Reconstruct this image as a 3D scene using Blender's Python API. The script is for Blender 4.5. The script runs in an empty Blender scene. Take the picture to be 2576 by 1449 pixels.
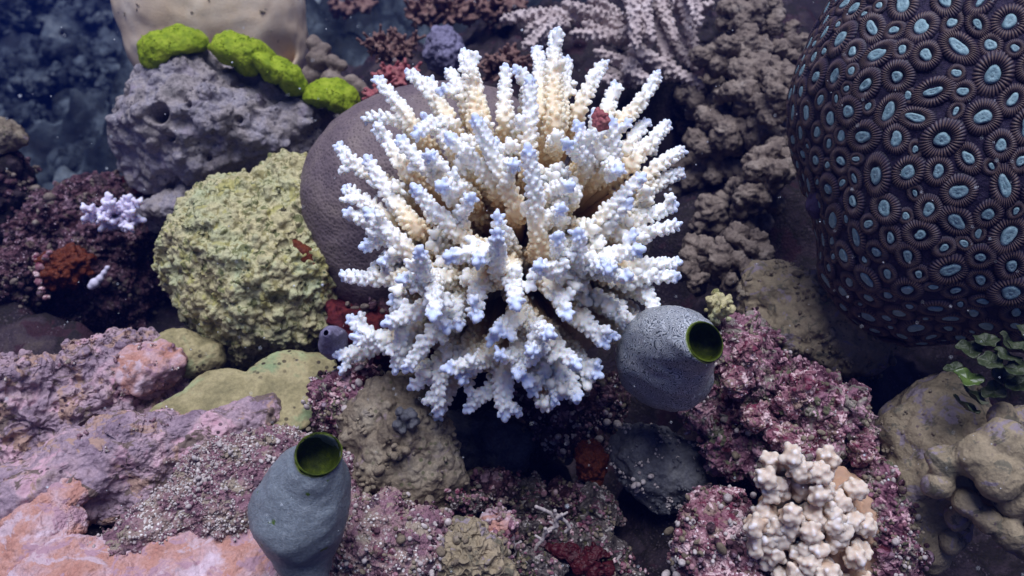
import bpy, bmesh, math, random
import numpy as np
from mathutils import Vector, Matrix
random.seed(7); rng = np.random.default_rng(11)
sc = bpy.context.scene
R = math.radians
# ------------------------------------------------------------------ camera, light, exposure
PITCH = R(35); CAMPOS = np.array([0.0, 0.0, 0.55]); FPX = 2022.0; IW, IH = 2576.0, 1449.0
cd = bpy.data.cameras.new('camera'); cam = bpy.data.objects.new('camera', cd); sc.collection.objects.link(cam)
cam.location = CAMPOS; cam.rotation_euler = (R(90) - PITCH, 0, 0)
cd.sensor_width = 36; cd.lens = 36 * FPX / IW; cd.clip_start = 0.02; cd.clip_end = 200
cd.dof.use_dof = True; cd.dof.focus_distance = 0.55; cd.dof.aperture_fstop = 8
sc.camera = cam
SUN_EL, SUN_AZ = 86, 170          # azimuth: where the sun stands, degrees from +y clockwise
w = bpy.data.worlds.new('World'); sc.world = w; w.use_nodes = True
nt = w.node_tree; bg = nt.nodes['Background']
sky = nt.nodes.new('ShaderNodeTexSky'); sky.sky_type = 'NISHITA'; sky.sun_disc = False
sky.sun_elevation = R(SUN_EL); sky.sun_rotation = R(SUN_AZ)
tint = nt.nodes.new('ShaderNodeMix'); tint.data_type = 'RGBA'; tint.blend_type = 'MULTIPLY'; tint.inputs[0].default_value = 1
tint.inputs[7].default_value = (.52, .55, 1.0, 1)         # daylight filtered by the sea above
nt.links.new(sky.outputs[0], tint.inputs[6]); nt.links.new(tint.outputs[2], bg.inputs[0]); bg.inputs[1].default_value = 0.05
sl = bpy.data.lights.new('sun', 'SUN'); so = bpy.data.objects.new('sun', sl); sc.collection.objects.link(so)
sl.energy = 5.0; sl.angle = R(42); sl.color = (.86, .88, 1.0)
sd = Vector((math.sin(R(SUN_AZ)) * math.cos(R(SUN_EL)), math.cos(R(SUN_AZ)) * math.cos(R(SUN_EL)), math.sin(R(SUN_EL))))
so.rotation_euler = sd.to_track_quat('Z', 'Y').to_euler(); so.location = (0, 0, 3)
sc.view_settings.view_transform = 'Standard'; sc.view_settings.look = 'None'; sc.view_settings.gamma = 1
sc.view_settings.exposure = 0.0
sc.cycles.volume_step_rate = 1.0; sc.cycles.volume_bounces = 0
sc.cycles.max_bounces = 6

# ------------------------------------------------------------------ camera-frame helpers
RX = np.array([1.0, 0, 0]); FW = np.array([0, math.cos(PITCH), -math.sin(PITCH)]); UP = np.array([0, math.sin(PITCH), math.cos(PITCH)])
def P(px, py, d):
    return CAMPOS + RX * ((px - IW / 2) / FPX * d) - UP * ((py - IH / 2) / FPX * d) + FW * d
def toCam(p):
    v = np.asarray(p) - CAMPOS
    x = v @ RX; y = v @ UP; z = v @ FW
    return x / z * FPX + IW / 2, IH / 2 - y / z * FPX, z

# ------------------------------------------------------------------ vector noise
_perm = np.random.default_rng(3).permutation(256); _perm = np.concatenate([_perm, _perm, _perm])
_g = np.random.default_rng(4).normal(size=(256, 3)); _g /= np.linalg.norm(_g, axis=1)[:, None]
def perlin(p):
    i = np.floor(p).astype(int); f = p - i; u = f * f * f * (f * (f * 6 - 15) + 10); i &= 255
    out = np.zeros(len(p))
    for dx in (0, 1):
        for dy in (0, 1):
            for dz in (0, 1):
                h = _perm[_perm[_perm[(i[:, 0] + dx) & 255] + ((i[:, 1] + dy) & 255)] + ((i[:, 2] + dz) & 255)]
                d = np.array([dx, dy, dz]); g = np.einsum('ij,ij->i', _g[h], f - d)
                ww = np.where(dx, u[:, 0], 1 - u[:, 0]) * np.where(dy, u[:, 1], 1 - u[:, 1]) * np.where(dz, u[:, 2], 1 - u[:, 2])
                out += ww * g
    return out * 1.5
def fbm(p, oct=4, gain=.5):
    o = np.zeros(len(p)); a = 1
    for k in range(oct): o += a * perlin(p * 2 ** k + 17.3 * k); a *= gain
    return o
def worley(p):
    i = np.floor(p).astype(int); f = p - i; best = np.full(len(p), 9.0); sec = np.full(len(p), 9.0)
    for dx in (-1, 0, 1):
        for dy in (-1, 0, 1):
            for dz in (-1, 0, 1):
                c = (i + [dx, dy, dz]) & 255
                h = _perm[_perm[_perm[c[:, 0]] + c[:, 1]] + c[:, 2]]
                o = np.stack([_perm[h], _perm[(h + 91) & 255], _perm[(h + 53) & 255]], 1) / 256.0
                d = np.linalg.norm(o + [dx, dy, dz] - f, axis=1)
                sec = np.minimum(sec, np.maximum(best, d)); best = np.minimum(best, d)
    return best, sec

# ------------------------------------------------------------------ object helpers
def tag(o, label=None, cat=None, group=None, kind=None):
    if label: o['label'] = label
    if cat: o['category'] = cat
    if group: o['group'] = group
    if kind: o['kind'] = kind
    return o
def mesh(name, V, F, mats, smooth=True, attr=None):
    me = bpy.data.meshes.new(name)
    V = np.asarray(V, dtype=np.float32)
    if isinstance(F, np.ndarray):
        n, k = F.shape
        me.vertices.add(len(V)); me.vertices.foreach_set('co', V.ravel())
        me.loops.add(n * k); me.loops.foreach_set('vertex_index', F.astype(np.int32).ravel())
        me.polygons.add(n); me.polygons.foreach_set('loop_start', np.arange(0, n * k, k, dtype=np.int32))
        me.update(calc_edges=True)
    else:
        me.from_pydata(V.tolist(), [], F); me.update()
    if smooth: me.polygons.foreach_set('use_smooth', np.ones(len(me.polygons), dtype=bool))
    for m in (mats if isinstance(mats, (list, tuple)) else [mats]): me.materials.append(m)
    if attr is not None:
        for an, av in attr.items():
            at = me.attributes.new(an, 'FLOAT', 'POINT'); at.data.foreach_set('value', np.asarray(av, dtype=np.float32))
    return me
def put(name, V, F, mats, parent=None, origin=None, smooth=True, attr=None):
    V = np.asarray(V, dtype=float)
    if parent is None:
        if origin is None: origin = V.mean(0)
        me = mesh(name, V - origin, F, mats, smooth, attr)
    else:
        origin = np.zeros(3); me = mesh(name, V - np.array(parent['_o']), F, mats, smooth, attr)
    o = bpy.data.objects.new(name, me); sc.collection.objects.link(o)
    o.location = origin
    if parent is not None: o.parent = parent
    else: o['_o'] = [float(a) for a in origin]
    return o
def empty(name, origin):
    o = bpy.data.objects.new(name, None); sc.collection.objects.link(o); o.location = origin; o.empty_display_size = .02
    o['_o'] = [float(a) for a in origin]
    return o
_ico = {}
def ico(n):
    if n not in _ico:
        bm = bmesh.new(); bmesh.ops.create_icosphere(bm, subdivisions=n, radius=1)
        V = np.array([v.co[:] for v in bm.verts]); F = np.array([[v.index for v in f.verts] for f in bm.faces]); bm.free()
        _ico[n] = (V, F)
    return _ico[n]
def normals(V, F):
    n = np.zeros_like(V); fn = np.cross(V[F[:, 1]] - V[F[:, 0]], V[F[:, 2]] - V[F[:, 0]])
    for k in range(F.shape[1]): np.add.at(n, F[:, k], fn)
    return n / (np.linalg.norm(n, axis=1)[:, None] + 1e-12)
def displace(V, F, spec, off=0.0):
    """spec: list of (kind, wavelength m, amplitude m)"""
    for kind, wl, amp in spec:
        N = normals(V, F); q = V / wl + off
        if kind == 'p': h = fbm(q, 4)
        elif kind == 'f': h = fbm(q, 6, .6)
        elif kind == 'r': h = 1 - 2 * np.abs(perlin(q)) - np.abs(perlin(q * 2.1 + 5))
        elif kind == 'w': h = .55 - worley(q + .35 * np.stack([perlin(q * .9), perlin(q * .9 + 9), perlin(q * .9 + 21)], 1))[0]
        elif kind == 'k': b, s = worley(q); h = np.sqrt(np.clip(1 - (b / .75) ** 2, 0, 1)) - .5
        elif kind == 'pit': b, s = worley(q); h = -np.clip(.36 - b, 0, 1) / .36
        elif kind == 'c':
            h = np.zeros(len(V)); wq = q + .5 * np.stack([perlin(q), perlin(q + 9), perlin(q + 21)], 1)
            for k2 in range(4): h += (.5 - worley(wq * 2.1 ** k2 + 3.3 * k2)[0]) * .55 ** k2
        V = V + N * (h * amp)[:, None]; off += 3.7
    return V
def lump_mesh(poly, d, front, back, spec=(), res=7, pw=2.0, centre=None, cuts=(), squash=None, off=None, tilt=(0, 0)):
    """closed body whose silhouette (seen from the front) is the star-shaped outline poly, at axis depth d"""
    poly = np.array(poly, float)
    if centre is None: centre = (poly[:, 0].mean(), poly[:, 1].mean())
    c = np.array(centre); q = poly - c
    th = np.arctan2(-q[:, 1], q[:, 0]); r = np.linalg.norm(q, axis=1); o = np.argsort(th); th = th[o]; r = r[o]
    tt = np.linspace(-math.pi, math.pi, 361)
    rr = np.interp(tt, np.concatenate([th - 2 * math.pi, th, th + 2 * math.pi]), np.tile(r, 3))
    ker = np.hanning(15); ker /= ker.sum(); rr = np.convolve(np.tile(rr[:-1], 3), ker, 'same')[360:720]; rr = np.append(rr, rr[0])
    S, F = ico(res)
    a = np.arctan2(S[:, 1], S[:, 0]); rad = np.interp(a, tt, rr) * d / FPX
    rho = np.hypot(S[:, 0], S[:, 1])
    if pw != 2.0: s2 = (1 - (1 - np.clip(rho, 0, 1)) ** (pw / 2 + .5)) ; rho2 = np.clip(s2, 0, 1)
    else: rho2 = rho
    x = np.cos(a) * rho2 * rad; y = np.sin(a) * rho2 * rad
    z = np.where(S[:, 2] > 0, S[:, 2] * front, S[:, 2] * back) + tilt[0] * x + tilt[1] * y
    # widen towards / narrow with depth so the outline holds in perspective
    C = P(c[0], c[1], d)
    view = (C - CAMPOS); view /= np.linalg.norm(view)
    ex = np.cross(view, np.array([0, 0, 1.0])); ex /= np.linalg.norm(ex); ey = np.cross(ex, view)
    V = C + x[:, None] * ex + y[:, None] * ey - z[:, None] * view
    if spec: V = displace(V, F, spec, off if off is not None else rng.uniform(0, 50))
    return V, F, C
def lump(name, poly, d, front, back, mats, spec=(), parent=None, **k):
    V, F, C = lump_mesh(poly, d, front, back, spec, **k)
    return put(name, V, F, mats, parent, origin=C if parent is None else None)
def ell(cx, cy, rx, ry, n=16, rot=0):
    t = np.linspace(0, 2 * math.pi, n, endpoint=False); c, s = math.cos(rot), math.sin(rot)
    return [(cx + rx * math.cos(a) * c - ry * math.sin(a) * s, cy + rx * math.cos(a) * s + ry * math.sin(a) * c) for a in t]
def tube_mesh(pts, rad, nseg=10, caps=True):
    pts = np.asarray(pts, float); n = len(pts); T = np.gradient(pts, axis=0); T /= np.linalg.norm(T, axis=1)[:, None]
    ref = np.array([.13, .31, .94]) if abs(T[0] @ np.array([.13, .31, .94])) < .9 else np.array([1.0, 0, 0])
    V = []; F = []
    for i in range(n):
        u = np.cross(T[i], ref); u /= np.linalg.norm(u); ref2 = np.cross(u, T[i]); ref = ref2
        for k in range(nseg):
            a = 2 * math.pi * k / nseg; V.append(pts[i] + rad[i] * (math.cos(a) * u + math.sin(a) * ref2))
    for i in range(n - 1):
        for k in range(nseg):
            F.append((i * nseg + k, i * nseg + (k + 1) % nseg, (i + 1) * nseg + (k + 1) % nseg, (i + 1) * nseg + k))
    if caps:
        V.append(pts[0]); V.append(pts[-1]); a, b = n * nseg, n * nseg + 1
        for k in range(nseg):
            F.append((a, (k + 1) % nseg, k)); F.append((b, (n - 1) * nseg + k, (n - 1) * nseg + (k + 1) % nseg))
    return V, F
def bez(p0, p1, p2, n):
    t = np.linspace(0, 1, n)[:, None]; return (1 - t) ** 2 * p0 + 2 * t * (1 - t) * p1 + t * t * p2
class Soup:
    def __init__(s): s.V = []; s.F = []; s.n = 0
    def add(s, V, F):
        V = np.asarray(V); F = [tuple(int(i) + s.n for i in f) for f in F]
        s.V.append(V); s.F += F; s.n += len(V)
    def ball(s, c, r, axis=None, stretch=1.0, res=2):
        S, F = ico(res); V = S * r
        if axis is not None:
            ax = axis / np.linalg.norm(axis); V = V + np.outer(V @ ax, ax) * (stretch - 1)
        s.add(V + c, F)
    def verts(s): return np.concatenate(s.V)
def remesh(V, F, voxel, smooth_it=3, fac=.5):
    me = bpy.data.meshes.new('tmp'); me.from_pydata(np.asarray(V).tolist(), [], F)
    o = bpy.data.objects.new('tmp', me); sc.collection.objects.link(o)
    m = o.modifiers.new('r', 'REMESH'); m.mode = 'VOXEL'; m.voxel_size = voxel
    if smooth_it: m2 = o.modifiers.new('s', 'SMOOTH'); m2.factor = fac; m2.iterations = smooth_it
    dg = bpy.context.evaluated_depsgraph_get(); me2 = bpy.data.meshes.new_from_object(o.evaluated_get(dg))
    n = len(me2.vertices); Vn = np.empty(n * 3); me2.vertices.foreach_get('co', Vn); Vn = Vn.reshape(-1, 3)
    Fn = np.array([p.vertices[:] for p in me2.polygons])
    bpy.data.objects.remove(o); bpy.data.meshes.remove(me); bpy.data.meshes.remove(me2)
    return Vn, Fn

# ------------------------------------------------------------------ materials
def hexc(h):
    h = h.lstrip('#'); c = [int(h[i:i + 2], 16) / 255 for i in (0, 2, 4)]
    return tuple((x / 12.92 if x <= .04045 else ((x + .055) / 1.055) ** 2.4) for x in c) + (1,)
def ramp(nt, fac, stops, interp='LINEAR'):
    r = nt.nodes.new('ShaderNodeValToRGB'); e = r.color_ramp.elements; r.color_ramp.interpolation = interp
    while len(e) < len(stops): e.new(.5)
    for k, (p, c) in enumerate(stops): e[k].position = p; e[k].color = hexc(c) if isinstance(c, str) else (c, c, c, 1)
    nt.links.new(fac, r.inputs[0]); return r.outputs[0]
def noise(nt, vec, scale, detail=6, rough=.6, dist=0.0):
    n = nt.nodes.new('ShaderNodeTexNoise'); n.inputs['Scale'].default_value = scale; n.inputs['Detail'].default_value = detail
    n.inputs['Roughness'].default_value = rough; n.inputs['Distortion'].default_value = dist
    nt.links.new(vec, n.inputs['Vector']); return n.outputs[0]
def vor(nt, vec, scale, feature='F1'):
    v = nt.nodes.new('ShaderNodeTexVoronoi'); v.feature = feature; v.inputs['Scale'].default_value = scale
    nt.links.new(vec, v.inputs['Vector']); return v
def mixc(nt, fac, a, b, mode='MIX'):
    m = nt.nodes.new('ShaderNodeMix'); m.data_type = 'RGBA'; m.blend_type = mode
    for s, v in ((m.inputs[0], fac), (m.inputs[6], a), (m.inputs[7], b)):
        if isinstance(v, (int, float)): s.default_value = v
        elif isinstance(v, str): s.default_value = hexc(v)
        else: nt.links.new(v, s)
    return m.outputs[2]
def math_(nt, op, a, b=None, clamp=False):
    m = nt.nodes.new('ShaderNodeMath'); m.operation = op; m.use_clamp = clamp
    for s, v in zip(m.inputs, (a, b)):
        if v is None: continue
        if isinstance(v, (int, float)): s.default_value = v
        else: nt.links.new(v, s)
    return m.outputs[0]
def bump(nt, h, dist, strength=1.0, prev=None):
    b = nt.nodes.new('ShaderNodeBump'); b.inputs['Distance'].default_value = dist; b.inputs['Strength'].default_value = strength
    nt.links.new(h, b.inputs['Height'])
    if prev is not None: nt.links.new(prev, b.inputs['Normal'])
    return b.outputs[0]
def base(name, rough=.65, spec=.25, sss=0.0, sssr=.003):
    m = bpy.data.materials.new(name); m.use_nodes = True; nt = m.node_tree; b = nt.nodes['Principled BSDF']
    b.inputs['Roughness'].default_value = rough; b.inputs['Specular IOR Level'].default_value = spec
    if sss: b.inputs['Subsurface Weight'].default_value = sss; b.inputs['Subsurface Radius'].default_value = (1, .8, .6); b.inputs['Subsurface Scale'].default_value = sssr
    tc = nt.nodes.new('ShaderNodeTexCoord'); return m, nt, b, tc.outputs['Object']
def crust(name, stops, patch2=None, wl=.03, fine=.0022, fstops=((.3, .45), (.65, 1.0)), patch=None, patch_wl=.03, patch_at=(.55, .6), speck=None, speck_wl=.003, speck_r=.25,
          bdist=.0012, bwl=.004, rough=.7, spec=.2, dist=.3, holes=None):
    """encrusted surface: broad colour patches, fine mottling, patches of another crust, specks, relief"""
    m, nt, b, v = base(name, rough, spec)
    c = ramp(nt, noise(nt, v, 1 / wl, 7, .62, dist), stops)
    f = ramp(nt, noise(nt, v, 1 / fine, 4, .7), fstops)
    c = mixc(nt, .8, c, f, 'MULTIPLY')
    if patch:
        k = ramp(nt, noise(nt, v, 1 / patch_wl, 6, .65, .6), ((patch_at[0], 0.0), (patch_at[1], 1.0)))
        pc = ramp(nt, noise(nt, v, 1 / (patch_wl * .25), 4, .7), ((.3, patch[0]), (.7, patch[1])))
        c = mixc(nt, k, c, pc)
    if patch2:
        v2 = nt.nodes.new('ShaderNodeVectorMath'); v2.operation = 'ADD'; v2.inputs[1].default_value = (3.1, 1.7, .4); nt.links.new(v, v2.inputs[0])
        for pc2, q2 in patch2:
            k = ramp(nt, noise(nt, v2.outputs[0], 1 / q2, 6, .65, .8), ((.56, 0.0), (.60, 1.0))); c = mixc(nt, k, c, pc2)
            v3 = nt.nodes.new('ShaderNodeVectorMath'); v3.operation = 'ADD'; v3.inputs[1].default_value = (1.3, 4.7, 2.4); nt.links.new(v2.outputs[0], v3.inputs[0]); v2 = v3
    if speck:
        vv = vor(nt, v, 1 / speck_wl); k = ramp(nt, vv.outputs['Distance'], ((speck_r, 1.0), (speck_r + .08, 0.0)))
        k2 = ramp(nt, noise(nt, v, 1 / (speck_wl * 8), 3, .6), ((.45, 0.0), (.6, 1.0)))
        c = mixc(nt, math_(nt, 'MULTIPLY', k, k2), c, speck)
    nt.links.new(c, b.inputs['Base Color'])
    nrm = bump(nt, noise(nt, v, 1 / bwl, 8, .68, .4), bdist)
    vv = vor(nt, v, 1 / (bwl * .6)); nrm = bump(nt, vv.outputs['Distance'], bdist * .5, .7, nrm)
    if holes:
        h = vor(nt, v, 1 / holes[0]); hk = ramp(nt, h.outputs['Distance'], ((holes[1], 0.0), (holes[1] + .12, 1.0)))
        nrm = bump(nt, hk, holes[2], 1, nrm)
    nt.links.new(nrm, b.inputs['Normal'])
    return m
M = {}
M['reef'] = crust('reef_crust_shade', ((.3, '120e14'), (.42, '2a2029'), (.5, '241e1c'), (.58, '40343c'), (.72, '564a46')), wl=.05,
                  patch=('26141a', '3e2630'), patch_wl=.04, speck='544a50', bdist=.002)  # crust colours darkened to stand in for black shade in the hollows
M['grey_rock'] = crust('grey_pitted', ((.3, '787270'), (.45, 'a49a98'), (.55, '98929a'), (.7, 'bcb2aa')), wl=.03, patch=('7a707c', '9e949e'), patch_wl=.035,
                       patch_at=(.56, .66), speck='4f4a50', speck_wl=.006, speck_r=.2, bdist=.0022, bwl=.007)
M['yellow_coral'] = crust('yellow_green', patch2=(('8c8458', .010), ('aaa468', .03), ('6e7048', .008)), stops=((.3, 'a29a70'), (.45, 'c6bc90'), (.6, 'b8b98e'), (.75, 'd6cca4')), wl=.04, fine=.002, fstops=((.28, .5), (.6, 1.0)),
                          speck='3f4a30', speck_wl=.007, speck_r=.14, bdist=.0018, bwl=.006, patch=('a6b08a', 'bcc6a0'), patch_wl=.05, patch_at=(.55, .7))
M['olive_sheet'] = crust('olive_sheet', ((.3, '6c6648'), (.45, '948a64'), (.55, 'a89c74'), (.66, '86946c')), wl=.035, fine=.003, fstops=((.3, .6), (.6, 1.0)), speck='3a3226', speck_wl=.007, speck_r=.2, bdist=.0009, bwl=.005,
                         patch=('8a9a6c', 'a4b488'), patch_wl=.06, patch_at=(.55, .68))
M['maroon'] = crust('maroon_rubble', ((.3, '120c12'), (.42, '3c2430'), (.5, '6c4a54'), (.6, '241a20'), (.72, '8e7278')), wl=.02, patch2=(('5a4c44', .02), ('8c707c', .012), ('2a0e14', .016)), speck='b09aa4', speck_wl=.004, speck_r=.18, bdist=.002)
M['rubble'] = crust('mixed_rubble', ((.3, '161314'), (.42, '3c3434'), (.52, '746a66'), (.6, '2c2428'), (.72, '968e86')), wl=.016, patch2=(('5c3442', .014), ('4c4a30', .016), ('a8a09c', .009), ('2a1a20', .014)), speck='c0b8b4', speck_wl=.004, speck_r=.18, bdist=.002)
M['beige'] = crust('beige_massive', ((.3, 'e0c4a0'), (.5, 'eed6b6'), (.7, 'f4e4cc')), wl=.05, fine=.002, fstops=((.2, .8), (.8, 1.0)), bdist=.0004, bwl=.003)
M['mauve'] = crust('mauve_crust', patch2=(('6f5f58', .02), ('a88a7c', .022)), stops=((.3, '7c6676'), (.45, 'a48e9a'), (.55, 'b69ca4'), (.7, 'a89486')), wl=.03, patch=('b98e9a', 'cfb0b8'), patch_wl=.03, patch_at=(.54, .62),
                   speck='54424a', speck_wl=.006, speck_r=.2, bdist=.0016, bwl=.006)
M['salmon'] = crust('salmon_crust', patch2=(('bca4aa', .03), ('a88690', .02)), stops=((.3, 'a87466'), (.44, 'bc8c7e'), (.54, 'c09a98'), (.68, 'bca4ac')), wl=.028, fine=.0018, fstops=((.3, .6), (.62, 1.0)), patch=('b8a0aa', 'd8c4cc'), patch_wl=.03, patch_at=(.54, .64),
                    bdist=.0007, bwl=.003)
M['turf'] = crust('speckled_turf', patch2=(('5a4650', .014), ('9a8c7c', .014)), stops=((.3, '6a4f5a'), (.45, '96707c'), (.6, 'a08a80'), (.75, 'ab8b94')), wl=.02, fine=.0012, speck='e2dcd6', speck_wl=.0026, speck_r=.3,
                  bdist=.0015, bwl=.003, fstops=((.3, .4), (.6, 1.0)))
M['purple'] = crust('purple_coralline', ((.3, '2a1824'), (.42, '5e3648'), (.5, '9a6c7c'), (.6, '75525e'), (.72, 'a88890')), wl=.022, patch=('76706a', 'a09688'), patch_wl=.022, patch_at=(.56, .62),
                    patch2=(('8a8478', .018), ('4a1826', .014), ('c9a0a8', .012), ('5a5a44', .016)), speck='c9a8b0', speck_wl=.0035, speck_r=.25, bdist=.0018, bwl=.004)
M['pink'] = crust('pink_coralline', patch2=(('8a7468', .012), ('6a2c40', .010), ('d0b4b4', .012)), stops=((.3, '4a2836'), (.45, '8c5c68'), (.58, 'ac828a'), (.75, 'c09c9a')), wl=.012, speck='e6cfd2', speck_wl=.003, speck_r=.28, bdist=.0012, bwl=.004)
M['tan_rock'] = crust('tan_rock', ((.3, '544a40'), (.45, '867865'), (.6, '9c907c'), (.75, '847f88')), wl=.03, patch=('6f5f66', 'a08c92'), patch_wl=.02, patch_at=(.6, .68), speck='5a5a40',
                      speck_wl=.006, speck_r=.2, bdist=.0016, bwl=.006)
M['brown_knob'] = crust('brown_knobby', ((.3, '554a44'), (.45, '7c6e64'), (.6, '94867a'), (.75, 'a69c92')), wl=.02, fine=.0018, bdist=.0012, bwl=.004, fstops=((.3, .55), (.65, 1.0)))
M['olive_massive'] = crust('olive_massive', patch2=(('8a7e84', .02), ('6a6454', .014)), stops=((.3, '776c58'), (.45, '95876e'), (.6, 'a3937a'), (.75, 'ac9e90')), wl=.04, fine=.002, fstops=((.25, .65), (.65, 1.0)), bdist=.0011, bwl=.004, speck='5a4a50', speck_wl=.006, speck_r=.12)
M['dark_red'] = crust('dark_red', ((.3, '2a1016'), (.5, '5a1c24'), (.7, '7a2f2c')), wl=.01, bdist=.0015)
M['orange'] = crust('orange_sponge', ((.3, '40180c'), (.5, '74361a'), (.7, '552414')), wl=.006, bdist=.0015, bwl=.003, rough=.4)
M['red'] = crust('red_sponge', ((.3, '2c0c12'), (.5, '48141c'), (.7, '381016')), wl=.01, bdist=.0006, rough=.45)
M['lav'] = crust('lavender', ((.3, '6d6880'), (.6, '8f8aa6'), (.8, '9a98b2')), wl=.02, bdist=.001)
M['tan_branch'] = crust('tan_branch', ((.3, 'aa9a98'), (.5, 'c8b8b4'), (.7, 'dccecb')), wl=.02, fine=.0018, fstops=((.3, .6), (.6, 1.0)), bdist=.0008, bwl=.002)
M['red_algae'] = crust('red_algae', ((.3, '8a4448'), (.5, 'b0676a'), (.7, 'b98078')), wl=.01, bdist=.001, bwl=.003)
M['brown_algae'] = crust('brown_algae', ((.3, '6a4c48'), (.5, '8a6a62'), (.7, 'a08478')), wl=.01, bdist=.001, bwl=.003)
M['far'] = crust('far_reef_haze', ((.3, '0c0f14'), (.46, '222a32'), (.58, '566068'), (.74, '969ea0')), wl=.14, fine=.03, fstops=((.35, .35), (.6, 1.0)), bdist=.012, bwl=.05)  # distant shade and blue haze partly put into these dark, cool colours
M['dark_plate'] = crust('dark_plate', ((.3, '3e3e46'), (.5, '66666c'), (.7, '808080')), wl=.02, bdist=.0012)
M['grit'] = crust('shell_grit', ((.3, 'a89a98'), (.6, 'cfc4c0')), wl=.005, bdist=.0003)
M['white_bit'] = crust('white_bit', ((.3, 'b8b0c4'), (.6, 'd8d4e4')), wl=.01, fstops=((.2, .9), (.8, 1.0)), bdist=.0003)

def green_algae():
    m, nt, b, v = base('green_turf', .6, .2)
    c = ramp(nt, noise(nt, v, 90, 6, .7), ((.3, '647a12'), (.5, '8a9e1c'), (.7, 'a6b434')))
    nt.links.new(c, b.inputs['Base Color']); nt.links.new(bump(nt, noise(nt, v, 500, 5, .7), .0012), b.inputs['Normal']); return m
M['green'] = green_algae()
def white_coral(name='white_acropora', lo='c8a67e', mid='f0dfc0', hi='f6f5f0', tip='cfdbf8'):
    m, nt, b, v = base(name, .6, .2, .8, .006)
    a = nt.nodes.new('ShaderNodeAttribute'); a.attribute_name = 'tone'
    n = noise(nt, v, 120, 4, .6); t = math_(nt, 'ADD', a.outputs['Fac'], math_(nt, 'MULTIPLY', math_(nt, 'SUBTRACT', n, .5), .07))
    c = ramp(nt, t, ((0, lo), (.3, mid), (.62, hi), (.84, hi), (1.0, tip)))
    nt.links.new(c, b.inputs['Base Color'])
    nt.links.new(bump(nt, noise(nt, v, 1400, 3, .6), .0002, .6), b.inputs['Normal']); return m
M['white'] = white_coral()
M['cream'] = white_coral('cream_finger', 'a88870', 'c4ab94', 'd4c4b4', 'ece4e6')
M['smallwhite'] = white_coral('pale_coral', '6a5468', 'a89ab0', 'd8d0e4', 'e6e2f4')
def dome():
    m, nt, b, v = base('brown_dome', .6, .25)
    c = ramp(nt, noise(nt, v, 25, 5, .6), ((.3, '5c5056'), (.5, '726466'), (.7, '82746f')))
    vv = vor(nt, v, 360); k = ramp(nt, vv.outputs['Distance'], ((.15, .35), (.38, 1.0)))
    c = mixc(nt, .8, c, k, 'MULTIPLY'); nt.links.new(c, b.inputs['Base Color'])
    nt.links.new(bump(nt, vv.outputs['Distance'], .0007, .9), b.inputs['Normal']); return m
M['dome'] = dome()
def tunic(name, maze):
    m, nt, b, v = base(name, .42, .35, .5, .006)
    a = nt.nodes.new('ShaderNodeAttribute'); a.attribute_name = 'tone'
    wv = nt.nodes.new('ShaderNodeTexNoise'); wv.inputs['Scale'].default_value = 620 if maze else 700; wv.inputs['Detail'].default_value = 0.5
    wv.inputs['Distortion'].default_value = 1.2; nt.links.new(v, wv.inputs['Vector'])
    if maze:
        wv.inputs['Scale'].default_value = 215; wv.inputs['Distortion'].default_value = .3
        sn = math_(nt, 'SINE', math_(nt, 'MULTIPLY', wv.outputs[0], 62)); k = ramp(nt, math_(nt, 'ADD', math_(nt, 'MULTIPLY', sn, .5), .5), ((.2, 0.0), (.55, 1.0)))
        body = mixc(nt, k, '50565e', 'b8bcc0')
    else:
        body = ramp(nt, noise(nt, v, 500, 3, .7), ((.3, '6a7278'), (.6, '828a90'), (.75, '9ca2a6')))
        g = ramp(nt, noise(nt, v, 130, 3, .6), ((.68, 0.0), (.72, 1.0))); body = mixc(nt, g, body, '4a6414')
    body = mixc(nt, .5, body, ramp(nt, noise(nt, v, 30, 4, .6), ((.3, .7), (.7, 1.0))), 'MULTIPLY')
    c = mixc(nt, ramp(nt, math_(nt, 'ADD', a.outputs['Fac'], math_(nt, 'MULTIPLY', math_(nt, 'SUBTRACT', noise(nt, v, 250, 3), .5), .12)), ((.55, 0.0), (.8, 1.0))), body, '6a7a22')
    nt.links.new(c, b.inputs['Base Color'])
    nt.links.new(bump(nt, wv.outputs[0] if not maze else k, .0008 if not maze else .0003, .6), b.inputs['Normal']); return m
M['tunic_maze'] = tunic('tunic_maze', True); M['tunic_plain'] = tunic('tunic_plain', False)
def siph():
    m, nt, b, v = base('siphon_lining', .55, .15)
    c = ramp(nt, noise(nt, v, 220, 4, .6), ((.3, '2a3408'), (.55, '3e4a0a'), (.75, '5a6414')))
    nt.links.new(c, b.inputs['Base Color']); nt.links.new(bump(nt, noise(nt, v, 900, 4, .6), .0005), b.inputs['Normal']); return m
M['siphon'] = siph()
def honey():
    m, nt, b, v = base('polyp_colony', .6, .25)
    c = ramp(nt, noise(nt, v, 300, 5, .7), ((.3, '1a1524'), (.55, '302740'), (.75, '44384a')))
    nt.links.new(c, b.inputs['Base Color']); nt.links.new(bump(nt, noise(nt, v, 700, 5, .7), .0012), b.inputs['Normal']); return m
M['honey'] = honey()
def polypm():
    m, nt, b, v = base('polyp_tentacles', .5, .3)
    a = nt.nodes.new('ShaderNodeAttribute'); a.attribute_name = 'tone'
    t = math_(nt, 'ADD', a.outputs['Fac'], math_(nt, 'MULTIPLY', math_(nt, 'SUBTRACT', noise(nt, v, 400, 3), .5), .3))
    c = ramp(nt, t, ((.0, '120e1a'), (.32, '2a2136'), (.6, '4c3e44'), (.95, '8c745e')))
    nt.links.new(c, b.inputs['Base Color']); return m
M['polyp'] = polypm()
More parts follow.
